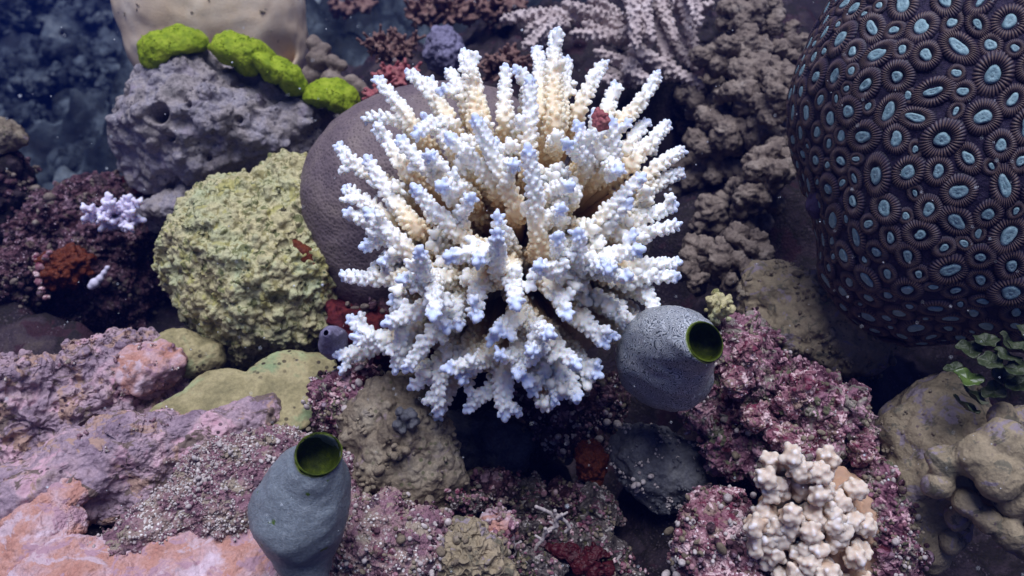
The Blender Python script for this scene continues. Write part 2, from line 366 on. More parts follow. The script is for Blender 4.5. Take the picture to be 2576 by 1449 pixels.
def discm():
    m, nt, b, v = base('oral_disc', .5, .3)
    c = ramp(nt, noise(nt, v, 350, 4, .6), ((.3, '6c8c94'), (.55, '8caab0'), (.75, 'a6c0c2')))
    nt.links.new(c, b.inputs['Base Color']); nt.links.new(bump(nt, noise(nt, v, 900, 4), .0004), b.inputs['Normal']); return m
M['disc'] = discm()
def leafm():
    m, nt, b, v = base('leafy', .45, .3)
    c = ramp(nt, noise(nt, v, 130, 5, .6), ((.3, '1e2614'), (.5, '343e26'), (.7, '585a4c')))
    nt.links.new(c, b.inputs['Base Color']); nt.links.new(bump(nt, noise(nt, v, 500, 5), .0006), b.inputs['Normal']); return m
M['leaf'] = leafm()
def leafg():
    m, nt, b, v = base('leafy_green', .3, .4)
    c = ramp(nt, noise(nt, v, 130, 5, .6), ((.3, '2c3e1a'), (.7, '566a34'))); nt.links.new(c, b.inputs['Base Color']); return m
M['leaf_green'] = leafg()
def purpleflap():
    m, nt, b, v = base('purple_tissue', .6, .25)
    c = ramp(nt, noise(nt, v, 200, 5, .6), ((.3, '2c2440'), (.7, '443858'))); nt.links.new(c, b.inputs['Base Color'])
    nt.links.new(bump(nt, noise(nt, v, 900, 4), .0006), b.inputs['Normal']); return m
M['flap'] = purpleflap()
def speckm():
    m, nt, b, v = base('marine_snow', .4, .4); b.inputs['Base Color'].default_value = (.8, .85, .9, 1); return m
M['snow'] = speckm()

# ------------------------------------------------------------------ reef floor: one sheet, hilly, reaching far past the frame
ctrl = [(-900,1449,.55),(0,1449,.535),(600,1449,.55),(1200,1449,.62),(1600,1380,.92),(1620,1220,.95),(1700,1300,.92),(1900,1449,.62),(2300,1449,.64),(2576,1449,.66),(3400,1449,.66),
        (0,1000,.68),(400,1000,.70),(900,1000,.74),(1300,1120,.78),(1500,1150,.90),(1350,1150,.9),(1800,1080,.68),(2100,1050,.66),(2300,1000,.78),(2576,1000,.74),
        (0,860,.78),(150,780,.95),(350,820,.95),(600,850,.85),(1200,700,.84),(1800,760,.82),(2080,680,1.15),(2060,600,1.15),(2150,900,.75),(2400,700,.88),
        (0,600,1.0),(300,600,1.0),(420,520,1.3),(150,480,1.5),(300,480,1.5),(0,480,1.5),(-200,480,1.5),(900,500,.95),(1300,400,.95),(1750,450,1.0),(1900,300,.95),(2200,300,.98),(2500,300,.98),
        (100,420,2.2),(300,430,2.3),(200,360,2.3),(330,300,2.1),(300,180,2.4),(0,200,2.4),(200,60,2.7),(850,70,2.3),(1000,130,1.5),(1100,130,1.25),(1300,60,1.15),(1700,50,1.12),(2000,0,1.1),(2576,0,1.1),
        (-800,300,2.4),(-900,900,.9),(3400,600,.9),(1288,1900,.50),(200,1900,.46),(2400,1900,.52),(2576,-200,1.5),(1600,-250,1.6),(1000,-200,2.2),(200,-250,3.6),(620,400,1.2),(600,200,1.35),(560,60,1.7)]
CP = np.array([P(*c) for c in ctrl])
def ground_z(x, y):
    x = np.atleast_1d(x); y = np.atleast_1d(y)
    num = np.zeros(len(x)); den = np.zeros(len(x))
    for c in CP:
        s = .025 + .045 * c[1]
        d2 = ((x - c[0]) ** 2 + (y - c[1]) ** 2) / s ** 2
        wt = 1 / (d2 + .15) ** 2.2 * 1.0; num += wt * c[2]; den += wt
    far = np.clip((np.hypot(x, y) - 3.0) / 3, 0, 1)
    return num / den * (1 - far) + (.25 + .25 * np.clip(y / 8, -1, 1)) * far
u = np.linspace(-1, 1, 420); u = np.sign(u) * np.abs(u) ** 1.5
vv_ = np.concatenate([np.linspace(-2.5, .12, 40), .12 + np.geomspace(.003, 11.9, 560)])
gx = (u[None, :] * (1.2 + .7 * np.clip(vv_, 0, 99))[:, None]); gy = np.repeat(vv_[:, None], len(u), 1)
GX = gx.ravel(); GY = gy.ravel(); GZ = ground_z(GX, GY)
nr, nc = gx.shape
idx = np.arange(nr * nc).reshape(nr, nc)
GF = np.stack([idx[:-1, :-1].ravel(), idx[:-1, 1:].ravel(), idx[1:, 1:].ravel(), idx[1:, :-1].ravel()], 1)
GV = np.stack([GX, GY, GZ], 1)
dist = np.clip(np.hypot(GX, GY), .3, 6)
GV[:, 2] += fbm(GV / .09, 3) * .018 * dist / .7
GN = np.array([0, 0, 1.0])
far_k = np.clip((dist - 1.1) / .8, 0, 1)
h1 = .5 - worley(GV / .045)[0]; h2 = .5 - worley(GV / .014 + 7)[0]; h3 = fbm(GV / .02, 4)
hf = fbm(GV / .35, 6, .62) * .13 + (.5 - worley(GV / .22)[0]) * .16
GV[:, 2] += (h1 * .02 + h2 * .007 + h3 * .006) * (1 - far_k) + hf * far_k
for k in range(1): pass
m_ = put('reef_floor', GV, GF, [M['reef']], origin=np.zeros(3)); tag(m_, 'rough reef floor of encrusted rock, coloured darker for shade, running off into blue water', 'reef floor', kind='structure')
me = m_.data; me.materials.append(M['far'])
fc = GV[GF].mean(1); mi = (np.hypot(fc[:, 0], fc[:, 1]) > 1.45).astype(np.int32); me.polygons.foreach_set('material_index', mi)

# ------------------------------------------------------------------ water as even blue haze round the scene
def haze():
    bm = bmesh.new(); bmesh.ops.create_cube(bm, size=1); me = bpy.data.meshes.new('haze'); bm.to_mesh(me); bm.free()
    lo = np.array([-15, -4, float(GV[:, 2].min()) - 1]); hi = np.array([15, 14, max(.8, float(GV[:, 2].max()) + .1)])
    o = bpy.data.objects.new('haze', me); sc.collection.objects.link(o); o.location = (lo + hi) / 2; o.scale = hi - lo
    m = bpy.data.materials.new('haze'); m.use_nodes = True; n = m.node_tree; n.nodes.remove(n.nodes['Principled BSDF'])
    v = n.nodes.new('ShaderNodeVolumePrincipled'); v.inputs['Density'].default_value = HAZE
    v.inputs['Color'].default_value = (.025, .07, .48, 1); v.inputs['Anisotropy'].default_value = .2
    n.links.new(v.outputs[0], n.nodes['Material Output'].inputs['Volume']); me.materials.append(m)
    tag(o, 'clear blue sea water round the whole reef', 'water', kind='stuff')
HAZE = .08
haze()

CORE = P(1290, 660, .685)
# ------------------------------------------------------------------ the bleached white branching coral
def knobby_branch(core, b, t, r0=.0042, r1=.0026, knob=.0017, voxel=.00065, stem=True, tipr=None, dens=1.0, out=.9, sides=0, full_colony=False):
    core, b, t = (np.asarray(a, float) for a in (core, b, t))
    L = np.linalg.norm(t - b); n = max(4, int(L / .003))
    d0 = (b - core); d0 /= np.linalg.norm(d0) + 1e-9
    mid = b + (t - b) * .5 + d0 * L * .10 + np.random.default_rng(int(abs(t[0]) * 1e6) % 99991).normal(size=3) * L * .05
    path = bez(b, mid, t, n)
    rad = np.linspace(r0, r1, n); s = Soup()
    if stem:
        ns = max(3, int(np.linalg.norm(b - core) / .006)); sp = np.linspace(core, b, ns + 1)[:-1]
        full = np.concatenate([sp, path]); fr = np.concatenate([np.linspace(r0 * 1.5, r0 * 1.05, ns), rad])
    else: full, fr = path, rad
    s.add(*tube_mesh(full, fr, 10)); s.ball(t, r1 * 1.05, t - path[-2], 1.25)
    g = np.random.default_rng(int((abs(t[0]) + abs(t[2])) * 1e6) % 99991)
    seg = np.linalg.norm(np.diff(full, axis=0), axis=1); cum = np.concatenate([[0], np.cumsum(seg)]); tot = cum[-1]
    pos = .004 if stem else .0; ang = g.uniform(0, 6)
    step = knob * knob * 6.3 / dens / (2 * math.pi * (r0 * .9))
    pos = max(0, tot - L - .03)
    while pos < tot - r1 * .6:
        c = np.array([np.interp(pos, cum, full[:, k]) for k in range(3)]); c2 = np.array([np.interp(min(pos + .002, tot), cum, full[:, k]) for k in range(3)])
        r = np.interp(pos, cum, fr); T = c2 - c; nn = np.linalg.norm(T)
        if nn < 1e-7: break
        T /= nn; a = np.cross(T, [.2, .5, .84]); a /= np.linalg.norm(a); bb = np.cross(T, a)
        dr = math.cos(ang) * a + math.sin(ang) * bb
        ln = out * g.uniform(.85, 1.1)
        if g.random() < .025: ln *= 1.7
        ax = dr * .95 + T * .5; ax /= np.linalg.norm(ax)
        kr = knob * g.uniform(.9, 1.1) * (.75 + .25 * r / r0)
        s.ball(c + dr * r * .82 + ax * kr * ln * .75, kr, ax, 1 + .6 * ln)
        pos += step * g.uniform(.8, 1.2); ang += 2.39996 + g.normal() * .2
    for q in range(sides):
        pp = tot - L * g.uniform(.3, .8); c = np.array([np.interp(pp, cum, full[:, k]) for k in range(3)]); c2 = np.array([np.interp(pp + .002, cum, full[:, k]) for k in range(3)])
        T = (c2 - c) / np.linalg.norm(c2 - c); dr = g.normal(size=3) - FW * .35; dr -= T * (dr @ T); dr /= np.linalg.norm(dr); ax = dr * .8 + T * .6; ax /= np.linalg.norm(ax)
        ln = g.uniform(.011, .017); e = c + ax * ln; s.add(*tube_mesh(np.linspace(c, e, 6), np.linspace(r1 * 1.0, r1 * .75, 6), 9)); s.ball(e, r1 * .8, ax, 1.2)
        for w_ in range(9):
            u_ = .45 + .5 * w_ / 9; d2 = g.normal(size=3); d2 -= ax * (d2 @ ax); d2 /= np.linalg.norm(d2); a2 = d2 * .9 + ax * .5
            s.ball(c + ax * ln * u_ + d2 * r1 * .8 + a2 * knob * .5, knob * .9, a2, 1.5)
    V, F = remesh(s.verts(), s.F, voxel, 4)
    # distance back from the tip, along the branch
    A = full[:-1]; B = full[1:]; best = np.full(len(V), 1e9); bs = np.zeros(len(V))
    for i in range(len(A)):
        ab = B[i] - A[i]; q = np.clip(((V - A[i]) @ ab) / (ab @ ab + 1e-12), 0, 1); dd = np.linalg.norm(V - A[i] - q[:, None] * ab, axis=1)
        m = dd < best; best[m] = dd[m]; bs[m] = cum[i] + q[m] * seg[i]
    back = (tot - bs)
    axial = np.clip((best - np.interp(bs, cum, fr)) / .003, 0, 1)
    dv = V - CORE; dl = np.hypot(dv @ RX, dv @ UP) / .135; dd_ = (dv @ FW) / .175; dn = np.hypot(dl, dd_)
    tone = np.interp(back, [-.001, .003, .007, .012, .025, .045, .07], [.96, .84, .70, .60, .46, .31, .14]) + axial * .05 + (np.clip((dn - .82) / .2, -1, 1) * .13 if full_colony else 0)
    return V, F, tone
# tip (x,y) and root (x,y) in photo pixels of the 2576-wide picture, then width factor and extra depth of tip
A2 = lambda x, y: (805 + x / 2, y / 2)
A5 = lambda x, y: (805 + x / 2, 724.5 + y / 2)
BR = []
for t, b, wf, dz in [
    ((290,395),(480,640),1.0,0),((440,362),(640,590),1.1,0),((562,402),(600,540),.9,0),((722,268),(800,620),1.75,0),((648,362),(740,520),1.2,.01),((598,455),(720,475),1.0,0),
    ((935,335),(930,600),1.0,0),((985,340),(1045,440),.9,-.005),((1187,158),(1180,620),1.6,0),((1092,245),(1110,560),1.2,.01),((1055,395),(1040,850),1.2,-.03),((1245,300),(1200,620),1.3,.01),
    ((1435,318),(1300,560),1.0,0),((1488,430),(1410,640),1.1,.005),((1700,368),(1450,690),1.1,0),((1752,622),(1560,830),1.15,0),((1650,612),(1540,760),1.0,0),((1822,758),(1600,920),1.0,0),
    ((1820,872),(1640,950),.95,.005),((1790,1030),(1540,1150),1.05,0),((1800,1130),(1560,1200),1.0,.0),((1808,1320),(1560,1330),1.0,0),((1800,1392),(1500,1400),1.05,-.005),((1625,885),(1350,1170),1.0,-.02),
    ((1510,860),(1430,830),1.1,-.02),((1268,930),(1130,985),.9,-.012),((1045,742),(1110,1270),1.45,-.035),((782,592),(990,1050),1.3,-.03),((645,682),(890,930),1.15,-.015),((400,695),(630,930),1.15,-.012),
    ((545,780),(590,860),1.1,-.025),((600,935),(720,960),1.5,-.025),((472,940),(790,1250),1.25,-.02),((235,795),(480,1150),1.3,-.01),((98,728),(260,880),1.1,0),((230,602),(430,615),.8,.005),
    ((285,640),(430,860),1.1,0),((128,945),(340,1090),1.05,0),((140,1065),(240,1110),1.1,.005),((235,1060),(490,1310),1.4,-.012),((212,1242),(350,1195),1.0,-.005),((302,1315),(400,1285),.9,0),
    ((112,1382),(500,1375),1.2,0),((502,1255),(570,1480),1.35,-.03),((398,1408),(640,1390),1.0,-.02),((640,1290),(870,1245),1.35,-.03),((785,1320),(900,1230),1.2,-.03),((892,1165),(910,1400),1.2,-.04),
    ((890,1080),(930,1220),.9,-.01),((1218,1042),(1140,1110),.85,-.015),((1092,1338),(1260,1390),1.3,-.025),((1192,1185),(1200,1330),1.1,-.02),((1300,1165),(1285,1370),1.15,-.02),((1618,1255),(1340,1300),1.45,-.025),
    ((1452,1362),(1400,1300),1.1,-.03),((1560,1385),(1400,1360),1.0,-.02),((1290,620),(1350,830),1.1,-.01),((1462,600),(1480,820),1.1,-.012),((765,985),(670,1150),1.0,-.015),((985,830),(930,860),.9,-.02),
    ((1235,715),(1340,800),1.1,-.015),((1380,560),(1400,780),1.0,0),((520,580),(640,700),.9,0),((860,700),(930,820),.9,-.01),((1560,1010),(1420,1160),1.0,-.005),((1440,1330),(1300,1330),1.0,-.02),((480,680),(660,620),.9,-.01)]:
    BR.append((A2(*t), A2(*b), wf, dz))
for t, b, wf, dz in [
    ((148,150),(340,270),1.15,0),((165,245),(340,290),1.2,-.01),((80,338),(210,325),1.2,0),((362,45),(400,120),1.0,.01),((325,180),(530,100),1.25,-.01),((568,150),(560,-70),1.4,-.03),
    ((378,420),(430,210),1.15,0),((432,412),(640,130),1.2,-.01),((785,155),(810,-60),1.3,-.02),((992,95),(950,-120),1.5,-.03),((1250,148),(1160,-20),1.25,-.01),((1692,165),(1630,10),1.25,0),
    ((1562,210),(1490,110),1.1,.01),((1440,290),(1320,160),1.3,0),((1155,235),(1060,180),1.2,-.035),((1055,320),(1150,250),1.1,-.03),((1300,395),(1160,270),1.25,-.015),((895,335),(1060,350),1.0,-.015),
    ((995,445),(1010,300),1.2,-.015),((625,405),(850,350),1.25,-.02),((712,470),(740,370),1.0,-.01),((590,635),(600,400),1.15,-.005),((575,672),(600,600),1.0,.01),((455,500),(560,430),1.15,.01),
    ((930,652),(920,440),1.6,-.005),((735,615),(880,500),1.1,0),((1175,580),(1220,400),1.1,0),((1290,565),(1240,420),1.2,0),((1410,440),(1320,390),1.1,0),((1060,535),(1130,400),.9,.01),((880,215),(1000,150),1.4,-.01),((640,215),(600,60),1.1,0),((700,200),(680,80),1.0,.005)]:
    BR.append((A5(*t), A5(*b), wf, dz))
CX, CY, D0 = 1290, 640, .665
def domed(x, y):
    rho = min(.99, math.hypot((x - CX) / 470, (y - CY) / 500)); return D0 - .035 - .115 * math.sqrt(1 - rho * rho)
root = empty('branching_coral', P(1290, 860, .73))
tag(root, 'bleached white branching coral with pale blue tips, the big colony in the middle', 'coral')
for i, ((tx, ty), (bx, by), wf, dz) in enumerate(BR):
    td = domed(tx, ty) + dz; bd = domed(bx, by) + .022
    rootp = P(CX + (bx - CX) * .35, 670 + (by - 670) * .35, D0 + .005)
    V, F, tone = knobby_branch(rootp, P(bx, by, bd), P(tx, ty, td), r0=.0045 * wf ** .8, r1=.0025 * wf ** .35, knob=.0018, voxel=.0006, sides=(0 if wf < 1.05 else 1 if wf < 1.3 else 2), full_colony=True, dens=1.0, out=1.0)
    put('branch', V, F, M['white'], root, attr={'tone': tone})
# short inner branchlets and the trunk they stand on: one base part
s_tone = []; s_V = []; s_F = []; nn = 0
g = np.random.default_rng(5)
for i in range(85):
    a = g.uniform(0, 2 * math.pi); rr_ = math.sqrt(g.uniform(.0, .62))
    x = CX + math.cos(a) * rr_ * 400; y = CY + 20 + math.sin(a) * rr_ * 400
    a2 = a + g.normal() * .5; ln = g.uniform(40, 90)
    b_ = P(x, y, domed(x, y) + .07); t_ = P(x + math.cos(a2) * ln, y + math.sin(a2) * ln, domed(x, y) + g.uniform(.010, .038))
    rp = P(CX + (x - CX) * .5, 670 + (y - 670) * .5, D0 + .01)
    V, F, tone = knobby_branch(rp, b_, t_, r0=.0052, r1=.0034, knob=.0021, dens=1.0, out=1.0)
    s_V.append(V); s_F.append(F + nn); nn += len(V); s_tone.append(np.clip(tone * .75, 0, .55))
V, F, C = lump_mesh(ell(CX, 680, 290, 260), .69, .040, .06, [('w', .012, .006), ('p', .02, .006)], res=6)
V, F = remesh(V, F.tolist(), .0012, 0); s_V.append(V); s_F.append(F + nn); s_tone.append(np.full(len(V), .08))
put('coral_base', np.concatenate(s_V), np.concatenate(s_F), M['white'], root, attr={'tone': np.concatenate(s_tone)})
rb = lump('red_alga_tuft', [(1495,275),(1515,280),(1532,305),(1525,328),(1505,325),(1492,300)], .545, .006, .006, M['red_algae'], [('w', .004, .003)], res=5)
tag(rb, 'small red tuft of alga caught among the white branches', 'algae')

def nodules(o, n, cols, r=(.0012, .003), seed=0, up=0.0, clump=5, flat=.9):
    'small encrusting knobs and shell grit growing on a rock: one uncounted part per crust colour'
    g = np.random.default_rng(seed + 900); me = o.data; k = len(me.vertices); V = np.empty(k * 3); me.vertices.foreach_get('co', V); V = V.reshape(-1, 3)
    N = np.empty(k * 3); me.vertices.foreach_get('normal', N); N = N.reshape(-1, 3); L = np.array(o.location)
    px, py, pz = toCam(V + L); ok = np.where((np.einsum('ij,ij->i', N, CAMPOS - V - L) > 0) & (px > -60) & (px < 2640) & (py > -60) & (py < 1510))[0]
    if len(ok) == 0: return
    for ci, mt in enumerate(cols):
        s = Soup()
        for i in range(n):
            a = g.choice(ok); r0 = g.uniform(*r) * (1 + .8 * (g.random() < .12))
            for j in range(int(g.integers(1, clump + 1))):
                b = V[a] + g.normal(size=3) * r0 * 1.6; b = b - N[a] * ((b - V[a]) @ N[a]) * .8
                ax = N[a] + g.normal(size=3) * .7; s.ball(b + N[a] * r0 * .2, r0 * g.uniform(.5, 1.1), ax, g.uniform(flat, flat + 1.0), res=2)
        W = s.verts(); W = W + np.stack([perlin(W / (r[1] * 1.2) + q) for q in (0, 7, 15)], 1) * r[0] * .7
        c = put('nodules', W + L, s.F, M[mt], origin=L); c['kind'] = 'stuff'; c.parent = o; c.location = (0, 0, 0)
# ------------------------------------------------------------------ big corals and rocks behind
def thing(name, label, cat, poly, d, f, b, mat, spec=(), group=None, **k):
    o = lump(name, poly, d, f, b, M[mat], spec, **k); tag(o, label, cat, group); return o
thing('dome_coral', 'smooth brown grey dome coral half hidden behind the white branching coral', 'coral',
      [(752,510),(762,440),(790,380),(840,320),(900,275),(970,240),(1100,215),(1300,260),(1420,400),(1440,600),(1380,760),(1200,850),(1000,830),(880,790),(850,750),(800,680),(765,600)], .74, .075, .10, 'dome',
      [('p', .08, .004)])
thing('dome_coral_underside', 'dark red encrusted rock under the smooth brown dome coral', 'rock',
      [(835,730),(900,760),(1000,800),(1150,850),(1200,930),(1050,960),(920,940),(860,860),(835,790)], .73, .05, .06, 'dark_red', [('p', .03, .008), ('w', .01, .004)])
thing('lumpy_coral', 'yellow green lumpy coral boulder left of the brown dome coral', 'coral',
      [(430,610),(438,565),(484,500),(566,462),(680,437),(790,418),(860,430),(900,600),(880,790),(835,880),(755,922),(650,915),(565,908),(495,862),(457,780),(436,700)], .76, .09, .10, 'yellow_coral',
      [('p', .06, .010), ('w', .013, .009), ('w', .0058, .0045), ('pit', .03, .007)], res=8)
thing('encrusting_coral', 'flat yellow green encrusting coral sheet below the lumpy yellow coral', 'coral',
      [(368,990),(400,965),(480,945),(640,940),(800,930),(860,960),(850,1030),(790,1090),(700,1118),(600,1112),(480,1090),(400,1050)], .635, .010, .03, 'olive_sheet', [('p', .05, .002), ('w', .008, .0014)], tilt=(0, -.55))
thing('encrusting_coral', 'small folded yellow green coral lobe left of the lumpy yellow coral', 'coral',
      [(330,870),(400,835),(460,828),(520,860),(560,900),(555,945),(500,960),(430,930),(360,920)], .70, .025, .04, 'olive_sheet', [('p', .04, .004), ('w', .006, .001)])
thing('red_sponge', 'small orange red sponge between the yellow coral and the brown dome', 'sponge',
      [(742,590),(765,610),(790,650),(800,690),(770,690),(748,640)], .70, .012, .02, 'orange', [('w', .008, .003)], res=5)
V, F, C = lump_mesh([(322,60),(322,-60),(350,-160),(540,-200),(700,-150),(752,-40),(760,80),(752,165),(725,225),(600,250),(430,240),(350,205),(330,150)], 1.02, .10, .16, [('p', .12, .006)], off=2)
for (hx, hy, hr_, dp) in ((700, 125, 34, .05), (560, 150, 80, .015)):
    xx, yy, zz = toCam(V); V = V + FW * (dp * np.exp(-((xx - hx) ** 2 + (yy - hy) ** 2) / hr_ ** 2) * (zz < 1.06))[:, None]
tag(put('massive_coral', V, F, M['beige'], origin=C), 'smooth beige massive coral in the upper left with a shaded hollow', 'coral')
thing('pitted_rock', 'grey mauve pitted reef rock below the beige coral', 'rock',
      [(310,260),(345,215),(400,180),(470,140),(540,130),(590,165),(680,190),(740,240),(840,270),(880,310),(870,420),(800,440),(640,455),(560,470),(470,455),(400,440),(340,420),(318,350)], .92, .11, .13, 'grey_rock',
      [('p', .08, .02), ('w', .02, .010), ('pit', .03, .008), ('w', .008, .003)], res=8, off=12)
o_ = sc.objects['pitted_rock']; k_ = len(o_.data.vertices); V = np.empty(k_ * 3); o_.data.vertices.foreach_get('co', V); V = V.reshape(-1, 3); L_ = np.array(o_.location)
xx, yy, zz = toCam(V + L_)
for hx, hy, hr_, dp in ((396, 284, 20, .045), (470, 262, 9, .015), (430, 345, 9, .015), (600, 300, 9, .012), (520, 395, 10, .015), (660, 262, 9, .012)):
    V = V + FW * (dp * np.exp(-(((xx - hx) ** 2 + (yy - hy) ** 2) / hr_ ** 2) ** 1.5) * (zz < .95))[:, None]
o_.data.vertices.foreach_set('co', V.astype(np.float32).ravel()); o_.data.update()
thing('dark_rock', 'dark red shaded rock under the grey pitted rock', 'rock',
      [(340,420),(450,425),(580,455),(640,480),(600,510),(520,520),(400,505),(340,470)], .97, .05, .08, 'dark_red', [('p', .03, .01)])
thing('small_rock', 'grey rock knob wedged between the pitted rock and the yellow coral', 'rock',
      [(340,520),(400,490),(450,475),(520,475),(560,500),(520,540),(430,560),(370,560)], .88, .04, .05, 'grey_rock', [('p', .03, .008), ('w', .008, .003)])
for poly, lab in (([(352,130),(365,100),(420,80),(480,78),(520,105),(525,135),(470,140),(430,150),(400,175),(368,175),(355,155)], 'olive green algae mat along the left shoulder of the pitted rock'),
                  ([(532,110),(560,88),(605,88),(640,105),(690,150),(690,185),(650,175),(620,190),(585,165),(545,135)], 'bright green rounded algae mat at the top of the pitted rock'),
                  ([(640,125),(690,150),(735,160),(765,205),(765,245),(735,235),(700,205),(660,180)], 'bright green algae mat sloping down the right shoulder of the pitted rock'),
                  ([(765,245),(785,210),(835,203),(880,220),(905,262),(885,305),(850,285),(820,262)], 'bright green algae mat beside the top of the brown dome coral')):
    thing('green_algae_mat', lab, 'algae', poly, .86, .035, .05, 'green', [('w', .03, .006), ('p', .010, .0015), ('w', .004, .0008)], group='green algae mats on the pitted rock', res=6)
# coral bits at upper middle
def cluster(name, label, cat, balls, mat, vox=.0018, spec=(), group=None, smooth_it=3, tone=None):
    s = Soup()
    for (x, y, d, r) in balls: s.ball(P(x, y, d), r * d / FPX, res=3)
    V, F = remesh(s.verts(), s.F, vox, smooth_it)
    if spec: V = displace(V, F, spec, rng.uniform(0, 40))
    at = None
    if tone is not None: at = {'tone': tone(V)}
    o = put(name, V, F, M[mat], attr=at); tag(o, label, cat, group); return o
thing_g = np.random.default_rng(21)
def knobs(cx, cy, rx, ry, d, n, r, dr=.04, seed=0):
    g = np.random.default_rng(seed); out = [(cx, cy, d + dr * .6, min(rx, ry) * .8)]
    for i in range(n):
        a = g.uniform(0, 2 * math.pi); q = math.sqrt(g.uniform(0, 1))
        out.append((cx + math.cos(a) * q * rx, cy + math.sin(a) * q * ry, d - dr * math.sqrt(1 - q * q) * .9 + g.uniform(0, .012), r * g.uniform(.65, 1.2)))
    return out
cluster('finger_coral', 'tan stubby finger coral beside the beige massive coral', 'coral',
        [(790,110,.96,22),(800,150,.96,28),(790,190,.97,30),(835,155,.95,18),(860,165,.95,16),(815,125,.96,18),(830,200,.95,24),(880,210,.94,22),(905,222,.94,18),(925,235,.94,14),(850,210,.95,24)], 'brown_knob', spec=[('p', .02, .003)])
def bush(name, label, cat, cx, cy, rx, ry, d, n, mat, seed, twig=.0022, group=None, L=60):
    g = np.random.default_rng(seed); s = Soup(); c0 = P(cx, cy + ry * .5, d + .03)
    for i in range(n):
        a = g.uniform(0, 2 * math.pi); q = math.sqrt(g.uniform(.05, 1)); e = P(cx + math.cos(a) * q * rx, cy + math.sin(a) * q * ry, d - .03 * math.sqrt(1 - q * q))
        m = c0 + (e - c0) * .5 + g.normal(size=3) * .004
        s.add(*tube_mesh(bez(c0, m, e, 7), np.linspace(twig * 1.6, twig, 7), 7)); s.ball(e, twig * 1.1, res=2)
        for k in range(5):
            p0 = c0 + (e - c0) * g.uniform(.55, .95); p1 = p0 + (e - c0) * .12 + g.normal(size=3) * .006
            s.add(*tube_mesh(np.linspace(p0, p1, 3), [twig * .9] * 3, 6)); s.ball(p1, twig, res=2)
    V, F = remesh(s.verts(), s.F, twig * .55, 1)
    o = put(name, V, F, M[mat]); tag(o, label, cat, group); return o
bush('bushy_alga', 'brown bushy alga tuft left of the lavender sponge', 'algae', 1000, 115, 85, 40, 1.02, 34, 'brown_algae', 1)
bush('bushy_alga', 'pinkish red alga tuft behind the upper left branches of the white coral', 'algae', 995, 195, 50, 38, .90, 30, 'red_algae', 2)
bush('bushy_alga', 'small red alga tuft just above the brown dome coral', 'algae', 955, 238, 35, 22, .86, 18, 'red_algae', 3)
bush('bushy_alga', 'brown bushy growth at the top edge above the lavender sponge', 'algae', 1120, 20, 115, 45, 1.15, 44, 'brown_algae', 4, .003)
bush('bushy_alga', 'brown bushy growth at the top edge over the white coral', 'algae', 1260, 15, 60, 40, 1.12, 24, 'brown_algae', 5, .003)
bush('bushy_alga', 'tan bushy growth at the top edge in the far blue water', 'algae', 880, 15, 70, 22, 1.5, 24, 'brown_algae', 6, .004)
bush('bushy_alga', 'brown bushy alga just behind the top branches of the white coral', 'algae', 1270, 165, 70, 40, .92, 26, 'brown_algae', 7)
thing('lavender_sponge', 'lavender grey lumpy sponge above the left of the white coral', 'sponge',
      [(1075,110),(1100,75),(1125,72),(1160,100),(1165,150),(1140,185),(1095,180),(1070,150)], 1.0, .04, .05, 'lav', [('w', .02, .008), ('p', .01, .003)], res=6)
# tan branching coral, top
tb = empty('staghorn_coral', P(1600, 120, 1.02)); tag(tb, 'tan spreading branching coral behind the top right of the white coral', 'coral')
TB = [((1265,50),(1400,35),1.0),((1325,80),(1430,35),1.0),((1320,120),(1400,60),1.0),((1345,130),(1385,80),.9),((1440,40),(1560,70),1.2),((1500,130),(1640,170),1.1),((1500,165),(1620,185),1.0),((1420,10),(1520,40),1.2),((1480,-10),(1560,50),1.2),
      ((1765,215),(1600,130),1.2),((1720,190),(1600,160),1.1),((1650,215),(1580,170),1.0),((1640,100),(1625,-20),1.2),((1600,120),(1590,-10),1.2),((1700,100),(1660,0),1.2),((1745,120),(1720,0),1.1),((1760,60),(1740,-30),1.0),
      ((1690,170),(1650,60),1.2),((1560,215),(1640,180),1.0),((1540,100),(1640,60),1.1),((1750,170),(1690,110),1.1),((1520,200),(1600,200),1.0),((1790,10),(1740,40),1.0),((1440,85),(1560,95),1.0),((1470,60),(1540,90),.9)]
for i, (t, b, wf) in enumerate(TB):
    g = np.random.default_rng(100 + i); dd = .93 + g.uniform(-.03, .05)
    V, F, tone = knobby_branch(P(b[0] * .9 + 160, b[1] * .8 + 20, 1.0), P(b[0], b[1], dd + .02), P(t[0], t[1], dd - .01), r0=.0062 * wf, r1=.0036, knob=.0024, voxel=.0011, dens=.9, out=1.1)
    put('branch', V, F, M['tan_branch'], tb, attr={'tone': tone})
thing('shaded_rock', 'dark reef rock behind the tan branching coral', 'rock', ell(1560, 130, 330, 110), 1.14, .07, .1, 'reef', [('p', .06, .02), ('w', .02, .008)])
thing('gap_shade_wall', 'near black reef wall added to darken the gap between the white coral and the polyp colony', 'rock',
      [(1680,230),(1760,180),(1900,120),(2060,140),(2160,300),(2240,500),(2300,740),(2180,800),(2000,760),(1800,740),(1690,600),(1660,400)], 1.02, .03, .08, 'reef', [('p', .08, .03), ('c', .035, .02)], res=8)  # dark lump added behind the gap, its colour stands in for shade
